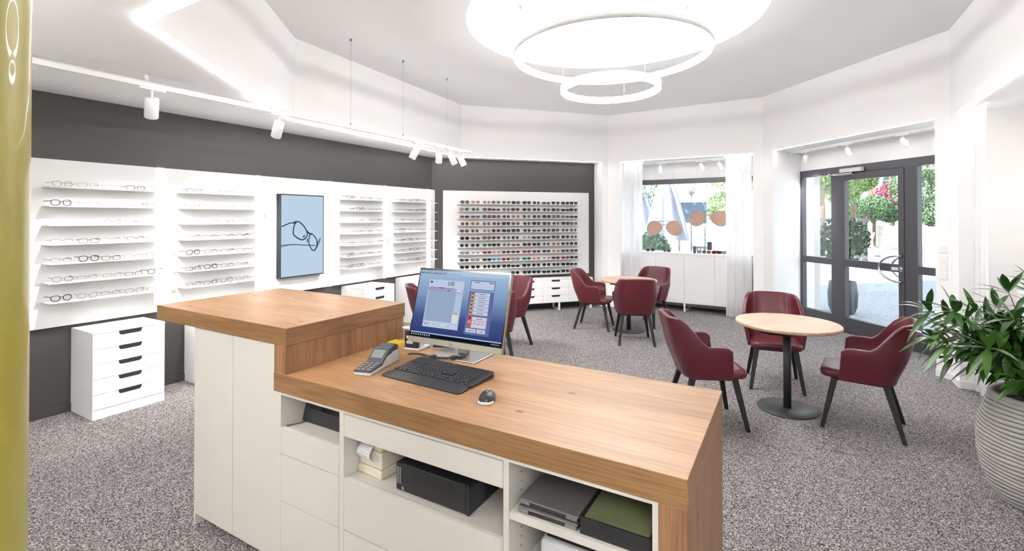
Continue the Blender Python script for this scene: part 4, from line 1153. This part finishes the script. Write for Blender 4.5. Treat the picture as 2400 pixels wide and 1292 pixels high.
# profile along local y (length), x across
prof = [(-.15, 0), (-.15, .022), (-.045, .030), (.02, .074), (.115, .078), (.135, .03), (.13, 0)]
def extr(prof, w, z_in=0):
    n = len(prof); mb = MB()
    mb.add([(-w / 2, a, b) for a, b in prof] + [(w / 2, a, b) for a, b in prof], [tuple(range(n)), tuple(range(n, 2 * n))[::-1]] + [(i, n + i, n + (i + 1) % n, (i + 1) % n) for i in range(n)])
    return mb
obj('lower_shell', extr([(-.15, 0), (-.15, .014), (-.045, .018), (.0, .050), (.115, .056), (.125, .0)], .086), 'greypl', t, bevel=.004)
obj('upper_shell', extr([(-.15, .0145), (-.15, .024), (-.045, .033), (.024, .082), (.05, .082), (.045, .052), (-.0, .0505), (-.045, .0185)], .088), 'darkgreypl', t, bevel=.003)
obj('paper_cover', extr([(.046, .0565), (.052, .080), (.085, .090), (.118, .078), (.124, .052)], .076), 'darkgreypl', t, bevel=.006, seg=3)
sl = math.atan2(.049, .069)
TM = Matrix.Translation((0, -.010, .0585)) @ Matrix.Rotation(sl, 4, 'X')
mb = MB().box(-.030, .030, -.020, .026, .0, .0025); mb.tf(TM); obj('display', mb, [emit('terminal_display', srgb(190, 196, 192), .75 * SCR)], t)
for r_ in range(4):
    for c2 in range(3):
        x = -.026 + .026 * c2; y = -.136 + .024 * r_
        z = .024 + (.009) * (y + .15) / .105
        obj('key', MB().box(x - .009, x + .009, y - .007, y + .007, z, z + .003), 'greymetal', t, bevel=.002)
t = cthing('desk_phone', 'grey and black desk phone with two white labels standing behind the monitor', 'phone', .205, .648, Z2, D2R(10))
obj('cradle', MB().prism([(-.045, -.05), (.045, -.05), (.075, .10), (-.045, .10)], 0, .012), 'greypl', t, bevel=.004)
obj('front_shell', MB().prism(rounded(-.044, .040, -.048, -.028, .008), .0125, .108), 'blackpl', t, bevel=.008, seg=3)
obj('side_shell', MB().prism([(-.046, -.0275), (.044, -.0275), (.030, .045), (-.040, .045)], .0125, .104), 'greypl', t, bevel=.006)
obj('label', MB().box(-.030, .014, -.0486, -.0478, .064, .078).box(-.030, .008, -.0486, -.0478, .036, .049), 'paper', t)
obj('label_print', MB().box(-.026, .008, -.049, -.0487, .069, .0725).box(-.026, .002, -.049, -.0487, .041, .0445), 'greyink', t)
t = cthing('tablet', 'small dark tablet with a pale rim leaning on the desk phone behind the monitor', 'tablet', .345, .705, Z2, D2R(24))
mb = MB().box(-.07, .07, 0, .008, 0, .10); mb.tf(Matrix.Rotation(-D2R(50), 4, 'X')); obj('tablet_case', mb, 'greypl', t, bevel=.003)
mb = MB().box(-.058, .058, -.001, 0, .010, .090); mb.tf(Matrix.Rotation(-D2R(50), 4, 'X')); obj('tablet_screen', mb, 'blackgl', t)
t = cthing('power_cable', 'bundle of black cables tied together behind the keyboard', 'cable', 0, 0, Z2 + .005)
cb = [(.27, .52), (.33, .545), (.42, .535), (.48, .555), (.53, .585), (.56, .62)]
obj('cord', MB().tube([Vector((p.x, p.y, .006)) for i, p in enumerate(smooth(cb, 6))], .0042, 7).tube([Vector((p.x, p.y + .012 * sin(i * .4), .004)) for i, p in enumerate(smooth([(a, b - .012) for a, b in cb], 6))], .0035, 7), 'blackpl', t)
obj('cable_tie', MB().box(.405, .43, .515, .55, -.003, .016).box(.505, .535, .56, .59, -.003, .016), 'ink', t, bevel=.003)
t = cthing('note_pad', 'yellow note block in the corner by the raised oak top', 'note pad', .045, .665, Z2)
obj('note_sheets', MB().box(-.04, .035, -.035, .035, 0, .012), 'yellow', t, bevel=.001); obj('cover_sheet', MB().box(-.04, .035, -.035, .035, .0122, .013), 'yellow', t)
t = cthing('pen_cup', 'small white cup with a pen beside the yellow note block', 'cup', .06, .745, Z2)
obj('cup', MB().lathe([(.001, .002), (.026, .002), (.030, .075), (.036, .080), (.033, .080), (.024, .006)], 24), 'lampwhite', t)
obj('pen', MB().tube([(0.0, 0, .008), (.018, .012, .125)], .004, 8), 'blackpl', t)

# ------------------------------------------------------------ armchairs
def chair_proto():
    t = thing('armchair', 'x', 'chair')
    # wrap shell: a U in plan from the front of one arm round the back to the front of the other
    HW, XF, XB, RC = .262, .135, -.235, .15
    path = []
    def seg(a, b, n):
        for k in range(n): path.append((a[0] + (b[0] - a[0]) * k / n, a[1] + (b[1] - a[1]) * k / n))
    seg((XF, HW), (XB + RC, HW), 7)
    for k in range(7): a = pi / 2 + (pi / 2) * k / 7; path.append((XB + RC + RC * cos(a), HW - RC + RC * sin(a)))
    seg((XB, HW - RC), (XB, -HW + RC), 5)
    for k in range(7): a = pi + (pi / 2) * k / 7; path.append((XB + RC + RC * cos(a), -HW + RC + RC * sin(a)))
    seg((XB + RC, -HW), (XF, -HW), 7); path.append((XF, -HW))
    n = len(path); NZ = 8
    vs = []
    def top(x, y):
        # arms at .655, back at .875, smooth shoulder
        u = (x - (-.05)) / (XB + .045 + .05); u = max(0, min(1, u)); u = u * u * (3 - 2 * u)
        crown = .012 * (1 - min(1, abs(y) / .26) ** 2)
        fr0 = max(0, (x - (XF - .06)) / .06); return .655 + (.862 - .655) * u + crown * u - .028 * fr0 ** 2.5
    for j in range(NZ + 1):
        v = j / NZ
        for i, (x, y) in enumerate(path):
            zt = top(x, y); zb_ = .395
            z = zb_ + (zt - zb_) * v
            back = max(0, min(1, (-.02 - x) / .2)); h = z - .40
            # lean: the back reclines, arms splay a little, everything draws in below
            k = .86 + .14 * min(1, (h / .2)) if h < .2 else 1.0
            xx = x * (k if x < 0 else 1) - back * (.24 * max(0, h - .02) )
            yy = y * k * (1 - .30 * back * max(0, h - .22))
            if x > 0: xx = x + .0 - .02 * v
            vs.append((xx, yy, z))
    fs = [(j * n + i, (j + 1) * n + i, (j + 1) * n + i + 1, j * n + i + 1) for j in range(NZ) for i in range(n - 1)]
    mb = MB(); mb.add(vs, fs, 0, True)
    obj('backrest', mb, 'leather', t, solid=.034, bevel=.009, seg=3)
    # seat cushion
    mb = MB(); L0, L1, W0 = -.185, .265, .222
    pl_ = rounded(L0, L1, -W0, W0, .075, 6); n = len(pl_)
    lay = [(.395, .90), (.402, .97), (.425, 1.0), (.448, .985), (.459, .93), (.463, .80)]
    vs = []
    for z, k in lay: vs += [((x - .02) * k + .02, y * k, z + .008 * (x > .1) * 0) for x, y in pl_]
    fs = [tuple(range(n))[::-1], tuple((len(lay) - 1) * n + i for i in range(n))] + [(j * n + i, j * n + (i + 1) % n, (j + 1) * n + (i + 1) % n, (j + 1) * n + i) for j in range(len(lay) - 1) for i in range(n)]
    mb.add(vs, fs, 0, True); obj('seat', mb, 'leather', t)
    obj('seat_frame', MB().box(-.17, .19, -.17, .17, .372, .3955), 'blackwood', t, bevel=.004)
    for sx, x1 in ((1, .245), (-1, -.265)):
        for sy in (1, -1):
            a = Vector((.165 if sx > 0 else -.155, sy * .165, .394)); b = Vector((x1, sy * .225, 0))
            vs = []; 
            for p, w in ((a, .022), (b, .0145)):
                vs += [(p.x - w, p.y - w, p.z), (p.x + w, p.y - w, p.z), (p.x + w, p.y + w, p.z), (p.x - w, p.y + w, p.z)]
            mb = MB(); mb.add(vs, [(0, 1, 2, 3), (7, 6, 5, 4), (0, 4, 5, 1), (1, 5, 6, 2), (2, 6, 7, 3), (3, 7, 4, 0)])
            obj('leg', mb, 'blackwood', t, bevel=.004)
    return t
GA = 'burgundy armchairs round the small tables'
CH = [((1.595, 3.953), -4, 'burgundy armchair nearest the counter corner, its back to the left of the front table'),
      ((2.607, 4.777), -113, 'burgundy armchair behind the front round table, facing the viewer'),
      ((2.788, 3.837), 142, 'burgundy armchair right of the front table, its back towards the glass entrance'),
      ((1.253, 7.273), -21, 'burgundy armchair left of the middle table, before the white sideboard'),
      ((1.640, 6.450), 83.5, 'burgundy armchair seen from behind in front of the middle table'),
      ((2.13, 7.48), -135, 'burgundy armchair behind the middle table, before the window cabinet'),
      ((-.09, 6.25), -138, 'burgundy armchair right of the monitor, farther one, facing left'),
      ((-.25, 5.40), 104, 'burgundy armchair half hidden directly behind the right edge of the monitor'),
      ((-.905, 5.70), 15, 'burgundy armchair of which only the back shows left of the monitor')]
proto = chair_proto()
for i, (p, a, lb) in enumerate(CH):
    if i == 0:
        proto.location = (p[0], p[1], 0); proto.rotation_euler = (0, 0, D2R(a)); proto['label'] = lb; proto['group'] = GA
    else: dup(proto, (p[0], p[1], 0), D2R(a), lb, GA)

# ------------------------------------------------------------ round tables
def table_proto():
    t = thing('round_table', 'x', 'table')
    obj('table_top', MB().lathe([(0.001, .722), (.398, .722), (.406, .728), (.406, .744), (.401, .750), (.001, .750)], 72, smooth=False), 'oak_round', t)
    obj('apron', MB().prism([(-.27, -.05), (.27, -.05), (.27, .05), (-.27, .05)], .672, .7215), 'blackmetal', t, bevel=.004)
    obj('support_arm', MB().add([(-.24, -.045, .672), (-.24, .045, .672), (-.05, .05, .632), (-.05, -.05, .632), (.24, -.045, .672), (.24, .045, .672), (.05, .05, .632), (.05, -.05, .632)], [(0, 1, 2, 3), (3, 2, 6, 7), (7, 6, 5, 4), (1, 0, 4, 5), (0, 3, 7, 4), (1, 5, 6, 2)]), 'blackmetal', t)
    obj('column', MB().cyl((0, 0, .012), (0, 0, .66), .031, n=28), 'blackmetal', t)
    obj('base_plate', MB().lathe([(.001, 0), (.235, 0), (.237, .004), (.235, .009), (.05, .014), (.001, .014)], 56), 'blackmetal', t)
    return t
tp = table_proto()
TB = [((2.385, 4.165), 'pale oak round table in front, beside the glass entrance', 25), ((1.72, 7.08), 'pale oak round table in the middle, before the window cabinet', -10), ((-.40, 6.0), 'pale oak round table hidden behind the computer monitor', 10)]
for i, (p, lb, a) in enumerate(TB):
    if i == 0: tp.location = (p[0], p[1], 0); tp.rotation_euler = (0, 0, D2R(a)); tp['label'] = lb; tp['group'] = 'round oak tables'
    else: dup(tp, (p[0], p[1], 0), D2R(a), lb, 'round oak tables')

# ------------------------------------------------------------ floor outlets
def floor_box(p, a, s, label):
    t = thing('floor_outlet', label, 'floor outlet', (p[0], p[1], 0), a)
    w = s / 2; e = .0025
    obj('frame', MB().box(-w, w, -w, -w + e, 0, .002).box(-w, w, w - e, w, 0, .002).box(-w, -w + e, -w, w, 0, .002).box(w - e, w, -w, w, 0, .002), 'darkgreypl', t)
    obj('lid', MB().box(-w + .004, w - .004, -w + .004, w - .004, 0, .0015), 'carpet', t)
    obj('cable_flap', MB().box(-.03, .03, -w - .002, -w + .022, .0012, .003), 'darkgreypl', t, bevel=.001)
floor_box((2.37, 3.51), D2R(-29), .27, 'square carpeted floor outlet lid between the right armchair and the viewer')
floor_box((1.19, 7.0), D2R(5), .22, 'small floor outlet by the left armchair of the middle table')

# ------------------------------------------------------------ big pot with plant
PC = (3.07, 2.77)
t = thing('plant_pot', 'large grey ribbed cement pot at the right edge of the picture', 'plant pot', (*PC, 0), 0)
base = [(0, .205), (.06, .238), (.15, .272), (.26, .290), (.37, .290), (.47, .276), (.54, .256), (.60, .236)]
def prad(z):
    for (z0, r0), (z1, r1) in zip(base[:-1], base[1:]):
        if z <= z1: return r0 + (r1 - r0) * (z - z0) / (z1 - z0)
    return base[-1][1]
NR = 25; n = 80; prof = []; rr = random.Random(2)
vs = []; ms = []; fs = []; rings = []
for k in range(NR):
    z0 = .60 * k / NR; z1 = .60 * (k + 1) / NR
    for fz, dr, mm in ((.0, -.005, 1), (.07, 0.0, 0), (.5, .0015, 0), (.93, 0.0, 1), (1.0, -.005, 1)): rings.append((z0 + (z1 - z0) * fz, dr, mm))
for z, dr, mm in rings:
    for i in range(n):
        a = 2 * pi * i / n; zz = z + (.004 * sin(2 * a + z * 9) + .003 * sin(5 * a + z * 31)) * (1 if .01 < z < .595 else 0); r = prad(max(0, min(.60, zz))) + dr
        vs.append((r * cos(a), r * sin(a), zz))
mb = MB()
F0 = []; F1 = []
for j in range(len(rings) - 1):
    tgt = F1 if rings[j][2] == 1 else F0
    for i in range(n): tgt.append((j * n + i, j * n + (i + 1) % n, (j + 1) * n + (i + 1) % n, (j + 1) * n + i))
mb.add(vs, F0, 0, True); b0 = 0
for f in F1: mb.f.append(list(f)); mb.m.append(1); mb.sm.append(True)
obj('pot_wall', mb, ['concrete', 'groove'], t)
obj('pot_rim', MB().lathe([(.225, .592), (.239, .596), (.241, .612), (.234, .622), (.215, .622), (.205, .61), (.20, .54)], 80), 'concrete', t)
obj('pot_foot', MB().lathe([(.001, 0), (.2, 0), (.207, .002)], 60), 'concrete', t)
t = thing('potted_plant', 'leafy green plant with long glossy leaves growing in the ribbed pot', 'plant', (*PC, .555), 0)
obj('soil', MB().lathe([(.001, .012), (.12, .016), (.204, .0), (.18, -.03), (.001, -.03)], 48), 'soil', t)
rp = random.Random(21)
def leafmesh(mb, p, d, up, L_, W2, droop, m=0):
    d = d.normalized(); s = d.cross(up)
    if s.length < .01: s = d.cross(Vector((1, 0, 0)))
    s.normalize(); u = s.cross(d).normalized(); N = 8; vs = []
    for i in range(N + 1):
        f = i / N; w = W2 * (sin(pi * min(1, f * 1.02) ** .85) ** .8 if 0 < f < 1 else 0.02)
        c_ = p + d * (L_ * (f - .12 * droop * f * f)) + Vector((0, 0, -1)) * (droop * L_ * .55 * f * f)
        vs += [c_ + s * w + u * (.22 * w), c_, c_ - s * w + u * (.22 * w)]
    fs = []
    for i in range(N):
        a = i * 3; fs += [(a, a + 1, a + 4, a + 3), (a + 1, a + 2, a + 5, a + 4)]
    mb.add(vs, fs, m, True)
stems = MB(); leaves = MB()
def whorl(p, d, n_, L_, m):
    up = Vector((0, 0, 1)); d = d.normalized()
    s = d.cross(up); s = s.normalized() if s.length > .05 else Vector((1, 0, 0)); u = s.cross(d)
    a0 = rp.uniform(0, 6)
    for k in range(n_):
        a = a0 + 2 * pi * k / n_ + rp.uniform(-.3, .3); sp_ = rp.uniform(.55, 1.15)
        dd = d * cos(sp_) + (s * cos(a) + u * sin(a)) * sin(sp_)
        leafmesh(leaves, p - d * rp.uniform(0, .03), dd, up, L_ * rp.uniform(.75, 1.15), L_ * rp.uniform(.080, .112), rp.uniform(.1, .7), m)
for k in range(46):
    az = rp.uniform(0, 2 * pi); lean = rp.uniform(.05, .95); hgt = rp.uniform(.22, .74) * (1.08 - .42 * lean)
    out = .10 + .52 * lean * rp.uniform(.7, 1.1)
    if k < 12: az = pi + rp.uniform(-.75, .75)
    if k in (0, 1): az = pi - .1 + .25 * k; lean = .85; hgt = .55 + .03 * k; out = .62
    b_ = Vector((.09 * cos(az) * rp.uniform(.3, 1), .09 * sin(az) * rp.uniform(.3, 1), 0))
    e_ = Vector((out * cos(az), out * sin(az), hgt)); m_ = (b_ + e_) / 2 + Vector((-.25 * out * cos(az), -.25 * out * sin(az), .12))
    pts = []
    for i in range(9):
        u = i / 8; pts.append(b_ * (1 - u) ** 2 + m_ * 2 * u * (1 - u) + e_ * u * u)
    stems.tube(pts, [.0055 - .0035 * i / 8 for i in range(9)], 6)
    mat = 1 if rp.random() < .35 else 0
    whorl(pts[-1], pts[-1] - pts[-2], rp.choice([6, 7, 8]), .19, mat)
    for i in (4, 5, 6, 7):
        if rp.random() < .9: whorl(pts[i], pts[i] - pts[i - 1] + Vector((rp.uniform(-.03, .03), rp.uniform(-.03, .03), 0)), rp.choice([3, 4, 5]), .175, 1 if rp.random() < .2 else 0)
    for i in (2, 3):
        if rp.random() < .7: whorl(pts[i], pts[i] - pts[i - 1], 3, .13, 0)
obj('stems', stems, 'stem', t)
obj('foliage', leaves, ['leaf', 'leaf2'], t)

# ------------------------------------------------------------ the street outside
struct('floor_street', slab([(-60, -40), (120, -40), (120, 90), (-60, 90)], [OUT], -.06, -.012), 'asphalt')
struct('floor_kerb_strip', MB().prism([(14.2, -6), (15.0, -6), (15.6, 40), (14.8, 40)], -.012, .03), 'stone')
struct('wall_garden', MB().prism([(18.6, -10), (19.0, -10), (21.5, 60), (21.1, 60)], 0, 1.25), 'stone')
struct('floor_far_pavement', MB().prism([(15.0, -10), (18.6, -10), (21.1, 60), (15.9, 60)], -.012, .02), 'stone')
def leafball(mb, c_, R3, n_, sz, seed, m=0, hollow=.55):
    r_ = random.Random(seed)
    for _ in range(n_):
        while True:
            q = Vector((r_.uniform(-1, 1), r_.uniform(-1, 1), r_.uniform(-1, 1)))
            if hollow < q.length < 1: break
        p = Vector((c_[0] + q.x * R3[0], c_[1] + q.y * R3[1], c_[2] + q.z * R3[2]))
        a = Vector((r_.gauss(0, 1), r_.gauss(0, 1), r_.gauss(0, 1))).normalized(); b = a.orthogonal().normalized(); s = sz * r_.uniform(.6, 1.3)
        c2 = a.cross(b)
        mb.add([p - b * s, p + c2 * s * .5, p + b * s, p - c2 * s * .5], [(0, 1, 2, 3)], m)
def tree(x, y, h, blobs, mat, label, seed, sz=.065, n_=4000, trunk=.14):
    t = thing('tree', label, 'tree', (x, y, 0), 0, 'trees across the street')
    obj('trunk', MB().tube([(0, 0, -.01), (.05, 0, h * .35), (-.05, .05, h * .7)], [trunk, trunk * .8, trunk * .4], 8).tube([(.04, 0, h * .35), (.5, .4, h * .6)], [trunk * .5, trunk * .2], 6).tube([(.04, 0, h * .35), (-.5, -.4, h * .62)], [trunk * .5, trunk * .2], 6), 'bark', t)
    mb = MB()
    for i, (dx, dy, z, r) in enumerate(blobs): leafball(mb, (dx, dy, z), (r, r, r * .8), n_, sz, seed + i)
    obj('crown', mb, mat, t)
def atg(px, Y): return (px - 1200) / F_PX * Y
tree(atg(1925, 21), 21, 6, [(0, 0, 4.3, 1.7), (-1.2, 0, 5.0, 1.3), (1.1, .5, 3.6, 1.2)], 'treeleaf2', 'light green tree seen at upper left through the glass entrance', 1)
tree(atg(1998, 23.5), 23.5, 6, [(-.4, 0, 4.1, 1.2), (-.5, 0, 3.0, .85), (.45, 0, 3.5, .7)], 'treeleaf2', 'broad yellow-green tree seen through the middle of the glass door', 11)
tree(atg(2045, 26), 26, 5, [(0, 0, 2.2, .9), (.9, 0, 1.9, .6), (-1.0, 0, 2.1, .8)], 'treeleaf', 'dark green bushy tree just above the garden wall in the glass door', 21)
tree(atg(2090, 28), 28, 6, [(0, 0, 3.0, .95), (.6, 0, 2.7, .7), (-.5, 0, 2.6, .6)], 'redleaf', 'small crimson-leaved tree in the upper right of the glass door', 31, n_=2500)
tree(atg(2180, 24), 24, 7, [(0, 0, 4.8, 1.6), (0, .6, 3.2, 1.3), (.4, 0, 2.0, 1.0)], 'treeleaf', 'dense dark green tree seen in the narrow right pane of the entrance', 41, n_=4000)
tree(atg(1492, 15), 15, 4, [(0, 0, 2.6, 1.2), (.2, 0, 1.4, .9), (-.1, 0, 3.6, 1.0)], 'treeleaf', 'green shrub-like tree at the left edge of the display window', 51, sz=.045, n_=3000)
tree(atg(1718, 17), 17, 4, [(0, 0, 3.2, 1.0), (-.2, 0, 2.0, .8)], 'treeleaf2', 'green tree behind the right curtain of the display window', 61, sz=.05, n_=2500)
t = thing('hedge', 'low green shrubs at the lower left of the display window', 'shrub', (atg(1528, 10.2), 10.2, 0))
mb = MB(); leafball(mb, (0, 0, .85), (.40, .35, .55), 1600, .05, 71); obj('foliage', mb, 'treeleaf', t)
obj('stems', MB().tube([(0, 0, 0), (0, 0, .6)], .03, 6), 'bark', t)
# round bush in a tall planter by the entrance
bp = WD.p(-7.02 + .55, DB + .62)
bp = (5.80, 8.42)
t = thing('street_planter', 'tall dark round planter standing outside by the entrance glass', 'planter', (*bp, -.012))
obj('pot_wall', MB().lathe([(.001, 0), (.17, 0), (.215, .12), (.225, .35), (.20, .56), (.185, .56), (.18, .50), (.001, .50)], 40), 'planterdark', t)
obj('soil', MB().lathe([(.001, .52), (.18, .51)], 30), 'soil', t)
t = thing('round_bush', 'round green bush growing in the dark planter outside the entrance', 'shrub', (*bp, .49))
mb = MB(); leafball(mb, (0, 0, .78), (.40, .40, .42), 1500, .055, 81, hollow=.2); obj('foliage', mb, 'leaf', t)
obj('stem', MB().tube([(0, 0, .0), (.01, 0, .5)], .018, 8), 'bark', t)
# house behind the trees
hx, hy = 33.3, 38.7
t = thing('house', 'cream house with an arched window far behind the trees', 'house', (hx, hy, 0), D2R(-37))
obj('wall', MB().box(-14, 14, 0, 8, 0, 10), 'facade', t)
wf = MB().prism(rounded(-.6, .6, -.3, 0, .02), 3.6, 5.2)
fr_ = MB(); ap = [(-.45, 3.5), (.45, 3.5), (.45, 4.8)] + [(.45 * cos(a), 4.8 + .45 * sin(a)) for a in [pi * k / 12 for k in range(1, 12)]] + [(-.45, 4.8)]
n = len(ap)
for cxw in (-7, -2.2, 2.6, 7.4):
    m1 = MB(); m1.add([(cxw + a, -.02, b) for a, b in ap] + [(cxw + a, .1, b) for a, b in ap], [tuple(range(n)), tuple(range(n, 2 * n))[::-1]] + [(i, (i + 1) % n, n + (i + 1) % n, n + i) for i in range(n)])
    wo = obj('arched_window', m1, 'darkgreypl', t)
    obj('window_bars', MB().box(cxw - .03, cxw + .03, -.06, -.02, 3.5, 5.2).box(cxw - .45, cxw + .45, -.06, -.02, 4.15, 4.2).box(cxw - .45, cxw + .45, -.06, -.02, 4.77, 4.82).box(cxw - .53, cxw - .45, -.08, 0, 3.4, 4.8).box(cxw + .45, cxw + .53, -.08, 0, 3.4, 4.8), 'lampwhite', wo)
obj('cornice', MB().box(-14.2, 14.2, -.3, 0, 6.6, 6.85), 'stone', t)
# dark wooden pergola left of the trees
t = thing('pergola', 'dark wooden fence frame across the street at the left pane of the entrance', 'pergola', (atg(1935, 19), 19, 0), D2R(-70))
pm = obj('rails', MB().box(-1.6, 1.6, -.05, .05, 1.5, 1.65).box(-1.6, 1.6, -.05, .05, .95, 1.05), 'pergola', t)
for x in (-1.5, -.5, .5, 1.5): obj('post', MB().box(x - .06, x + .06, -.06, .06, 0, 1.6), 'pergola', t)
# folded parasol before the display window
def parasol(px, Y, h, label):
    t = thing('folded_parasol', label, 'parasol', (atg(px, Y), Y, -.012), 0, 'folded parasols outside')
    obj('pole', MB().cyl((0, 0, 0), (0, 0, h + .1), .03, n=14), 'greymetal', t)
    mb = MB(); nn = 64; pr_ = [(h, .03), (h - .12, .10), (h - .5, .24), (h - 1.0, .36), (h - 1.5, .46), (h - 1.62, .48)]
    vs = [( (r * (1 + .18 * sin(8 * 2 * pi * k / nn + z))) * cos(2 * pi * k / nn), (r * (1 + .18 * sin(8 * 2 * pi * k / nn + z))) * sin(2 * pi * k / nn), z) for z, r in pr_ for k in range(nn)]
    mb.add(vs, [(j * nn + k, j * nn + (k + 1) % nn, (j + 1) * nn + (k + 1) % nn, (j + 1) * nn + k) for j in range(len(pr_) - 1) for k in range(nn)], 0, True)
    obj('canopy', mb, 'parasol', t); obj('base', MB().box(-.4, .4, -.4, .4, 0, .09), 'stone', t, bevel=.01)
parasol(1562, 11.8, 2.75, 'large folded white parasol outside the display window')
parasol(1498, 14.4, 2.8, 'folded white parasol outside, partly behind the left curtain')
t = thing('awning_board', 'light blue board standing outside behind the giant sunglasses', 'board', (atg(1622, 15), 15, 0), D2R(-25))
obj('board', MB().box(-.42, .42, -.03, .03, 1.5, 2.15), 'bluecloth', t)
for x in (-.38, .38): obj('post', MB().cyl((x, 0, 0), (x, 0, 2.15), .03, n=10), 'greymetal', t)
t = thing('street_lamp', 'thin grey post with a small globe outside behind the right giant sunglasses', 'lamp post', (atg(1628, 16), 16.3, 0))
obj('pole', MB().cyl((0, 0, 0), (0, 0, 2.45), .03, n=10), 'greymetal', t); obj('globe', MB().lathe([(.001, 2.42), (.10, 2.48), (.13, 2.58), (.09, 2.68), (.001, 2.72)], 20), 'greymetal', t)
def terrace_table(x, y, label):
    t = thing('terrace_table', label, 'table', (x, y, -.012), .4, 'terrace tables with white cloths')
    obj('table_top', MB().box(-.45, .45, -.4, .4, .70, .73), 'paper', t, bevel=.01)
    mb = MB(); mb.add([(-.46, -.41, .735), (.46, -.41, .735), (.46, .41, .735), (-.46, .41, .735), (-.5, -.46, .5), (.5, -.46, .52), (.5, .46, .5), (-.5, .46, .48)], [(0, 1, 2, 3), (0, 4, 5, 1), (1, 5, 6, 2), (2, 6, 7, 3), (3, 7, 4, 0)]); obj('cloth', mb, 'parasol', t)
    for sx in (-1, 1):
        for sy in (-1, 1): obj('leg', MB().cyl((sx * .38, sy * .33, 0), (sx * .38, sy * .33, .7), .015, n=8), 'greymetal', t)
terrace_table(atg(1606, 10.4), 10.4, 'terrace table with a white cloth outside, left of the phone stand')
terrace_table(atg(1655, 12), 12.2, 'terrace table with a white cloth outside, right of the phone stand')
def terrace_chair(x, y, a, label):
    t = thing('terrace_chair', label, 'chair', (x, y, -.012), a, 'terrace chairs outside')
    obj('seat', MB().box(-.2, .2, -.2, .2, .43, .46), 'darkgreypl', t, bevel=.01)
    mb = MB()
    for k in range(5): mb.box(-.2 + .09 * k, -.16 + .09 * k, .19, .21, .46, .85)
    obj('backrest', mb.box(-.21, .21, .185, .215, .83, .88), 'darkgreypl', t)
    for sx in (-1, 1):
        for sy in (-1, 1): obj('leg', MB().cyl((sx * .19, sy * .19, 0), (sx * .2, sy * .2, .44), .013, n=8), 'darkgreypl', t)
terrace_chair(atg(1672, 9.8), 9.8, .3, 'dark terrace chair outside, lower right of the display window')
terrace_chair(atg(1645, 13.4), 13.4, 2.6, 'dark terrace chair outside, farther one in the display window')

# the passer-by: one skinned figure in mid-stride
def person(x, y, rz, label):
    t = thing('person', label, 'person', (x, y, .02), rz)
    J = {'pelvis': (0, 0, .93), 'chest': (.03, 0, 1.25), 'neck': (.05, 0, 1.46), 'head': (.07, 0, 1.56), 'crown': (.08, 0, 1.70),
         'hl': (0, .09, .90), 'kl': (.20, .09, .52), 'al': (.30, .09, .10), 'tl': (.45, .10, .05),
         'hr': (0, -.09, .90), 'kr': (-.04, -.09, .48), 'ar': (-.38, -.09, .17), 'tr': (-.28, -.10, .04),
         'sl': (.03, .17, 1.41), 'el': (-.10, .23, 1.14), 'wl': (.02, .24, .92), 'fl': (.05, .24, .83),
         'sr': (.03, -.17, 1.41), 'er': (.13, -.23, 1.15), 'wr': (.32, -.22, 1.02), 'frr': (.40, -.21, .99)}
    Rr = {'pelvis': .13, 'chest': .145, 'neck': .055, 'head': .085, 'crown': .07, 'hl': .09, 'kl': .058, 'al': .04, 'tl': .034, 'hr': .09, 'kr': .058, 'ar': .04, 'tr': .034,
          'sl': .058, 'el': .042, 'wl': .029, 'fl': .026, 'sr': .058, 'er': .042, 'wr': .029, 'frr': .026}
    E_ = [('pelvis', 'chest'), ('chest', 'neck'), ('neck', 'head'), ('head', 'crown'), ('pelvis', 'hl'), ('hl', 'kl'), ('kl', 'al'), ('al', 'tl'), ('pelvis', 'hr'), ('hr', 'kr'), ('kr', 'ar'), ('ar', 'tr'),
          ('chest', 'sl'), ('sl', 'el'), ('el', 'wl'), ('wl', 'fl'), ('chest', 'sr'), ('sr', 'er'), ('er', 'wr'), ('wr', 'frr')]
    def skin(nm, keys, grow, mat):
        ks = [k for k in J if k in keys]; me = bpy.data.meshes.new(nm)
        me.from_pydata([J[k] for k in ks], [(ks.index(a), ks.index(b)) for a, b in E_ if a in ks and b in ks], []); me.materials.append(M[mat])
        o = bpy.data.objects.new(nm, me); COL.objects.link(o); o.parent = t
        me.skin_vertices if False else None
        md = o.modifiers.new('skin', 'SKIN'); md.use_smooth_shade = True
        for i, k in enumerate(ks):
            v = me.skin_vertices[0].data[i]; v.radius = (Rr[k] + grow, Rr[k] + grow); v.use_root = (k == ('pelvis' if 'pelvis' in ks else ks[0]))
        s = o.modifiers.new('sub', 'SUBSURF'); s.levels = 2; s.render_levels = 2
        return o
    skin('body', list(J), 0, 'skin')
    J2 = dict(J)
    skin('shirt', ['pelvis', 'chest', 'sl', 'el', 'sr', 'er'], .014, 'shirt')
    skin('trousers', ['pelvis', 'hl', 'kl', 'al', 'hr', 'kr', 'ar'], .012, 'trousers')
    obj('hair', MB().lathe([(.10, 1.60), (.105, 1.66), (.09, 1.74), (.05, 1.79), (.001, 1.80)], 20, (.065, 0, -.0)), 'hair', t)
    obj('face', MB().box(.155, .175, -.012, .012, 1.61, 1.64).box(.150, .158, -.045, -.025, 1.65, 1.66).box(.150, .158, .025, .045, 1.65, 1.66).box(.148, .156, -.02, .02, 1.575, 1.583), 'skin', t, bevel=.004)
    for sy, nm in ((1, 'left'), (-1, 'right')):
        a = J['tl'] if sy > 0 else J['tr']
        obj('shoe', MB().box(a[0] - .17, a[0] + .08, a[1] - .045, a[1] + .045, 0, .07), 'darkgreypl', t, bevel=.03, seg=3)
    return t
person(atg(2035, 20.5), 20.5, D2R(100), 'person in a pale blue shirt walking past outside the glass door')
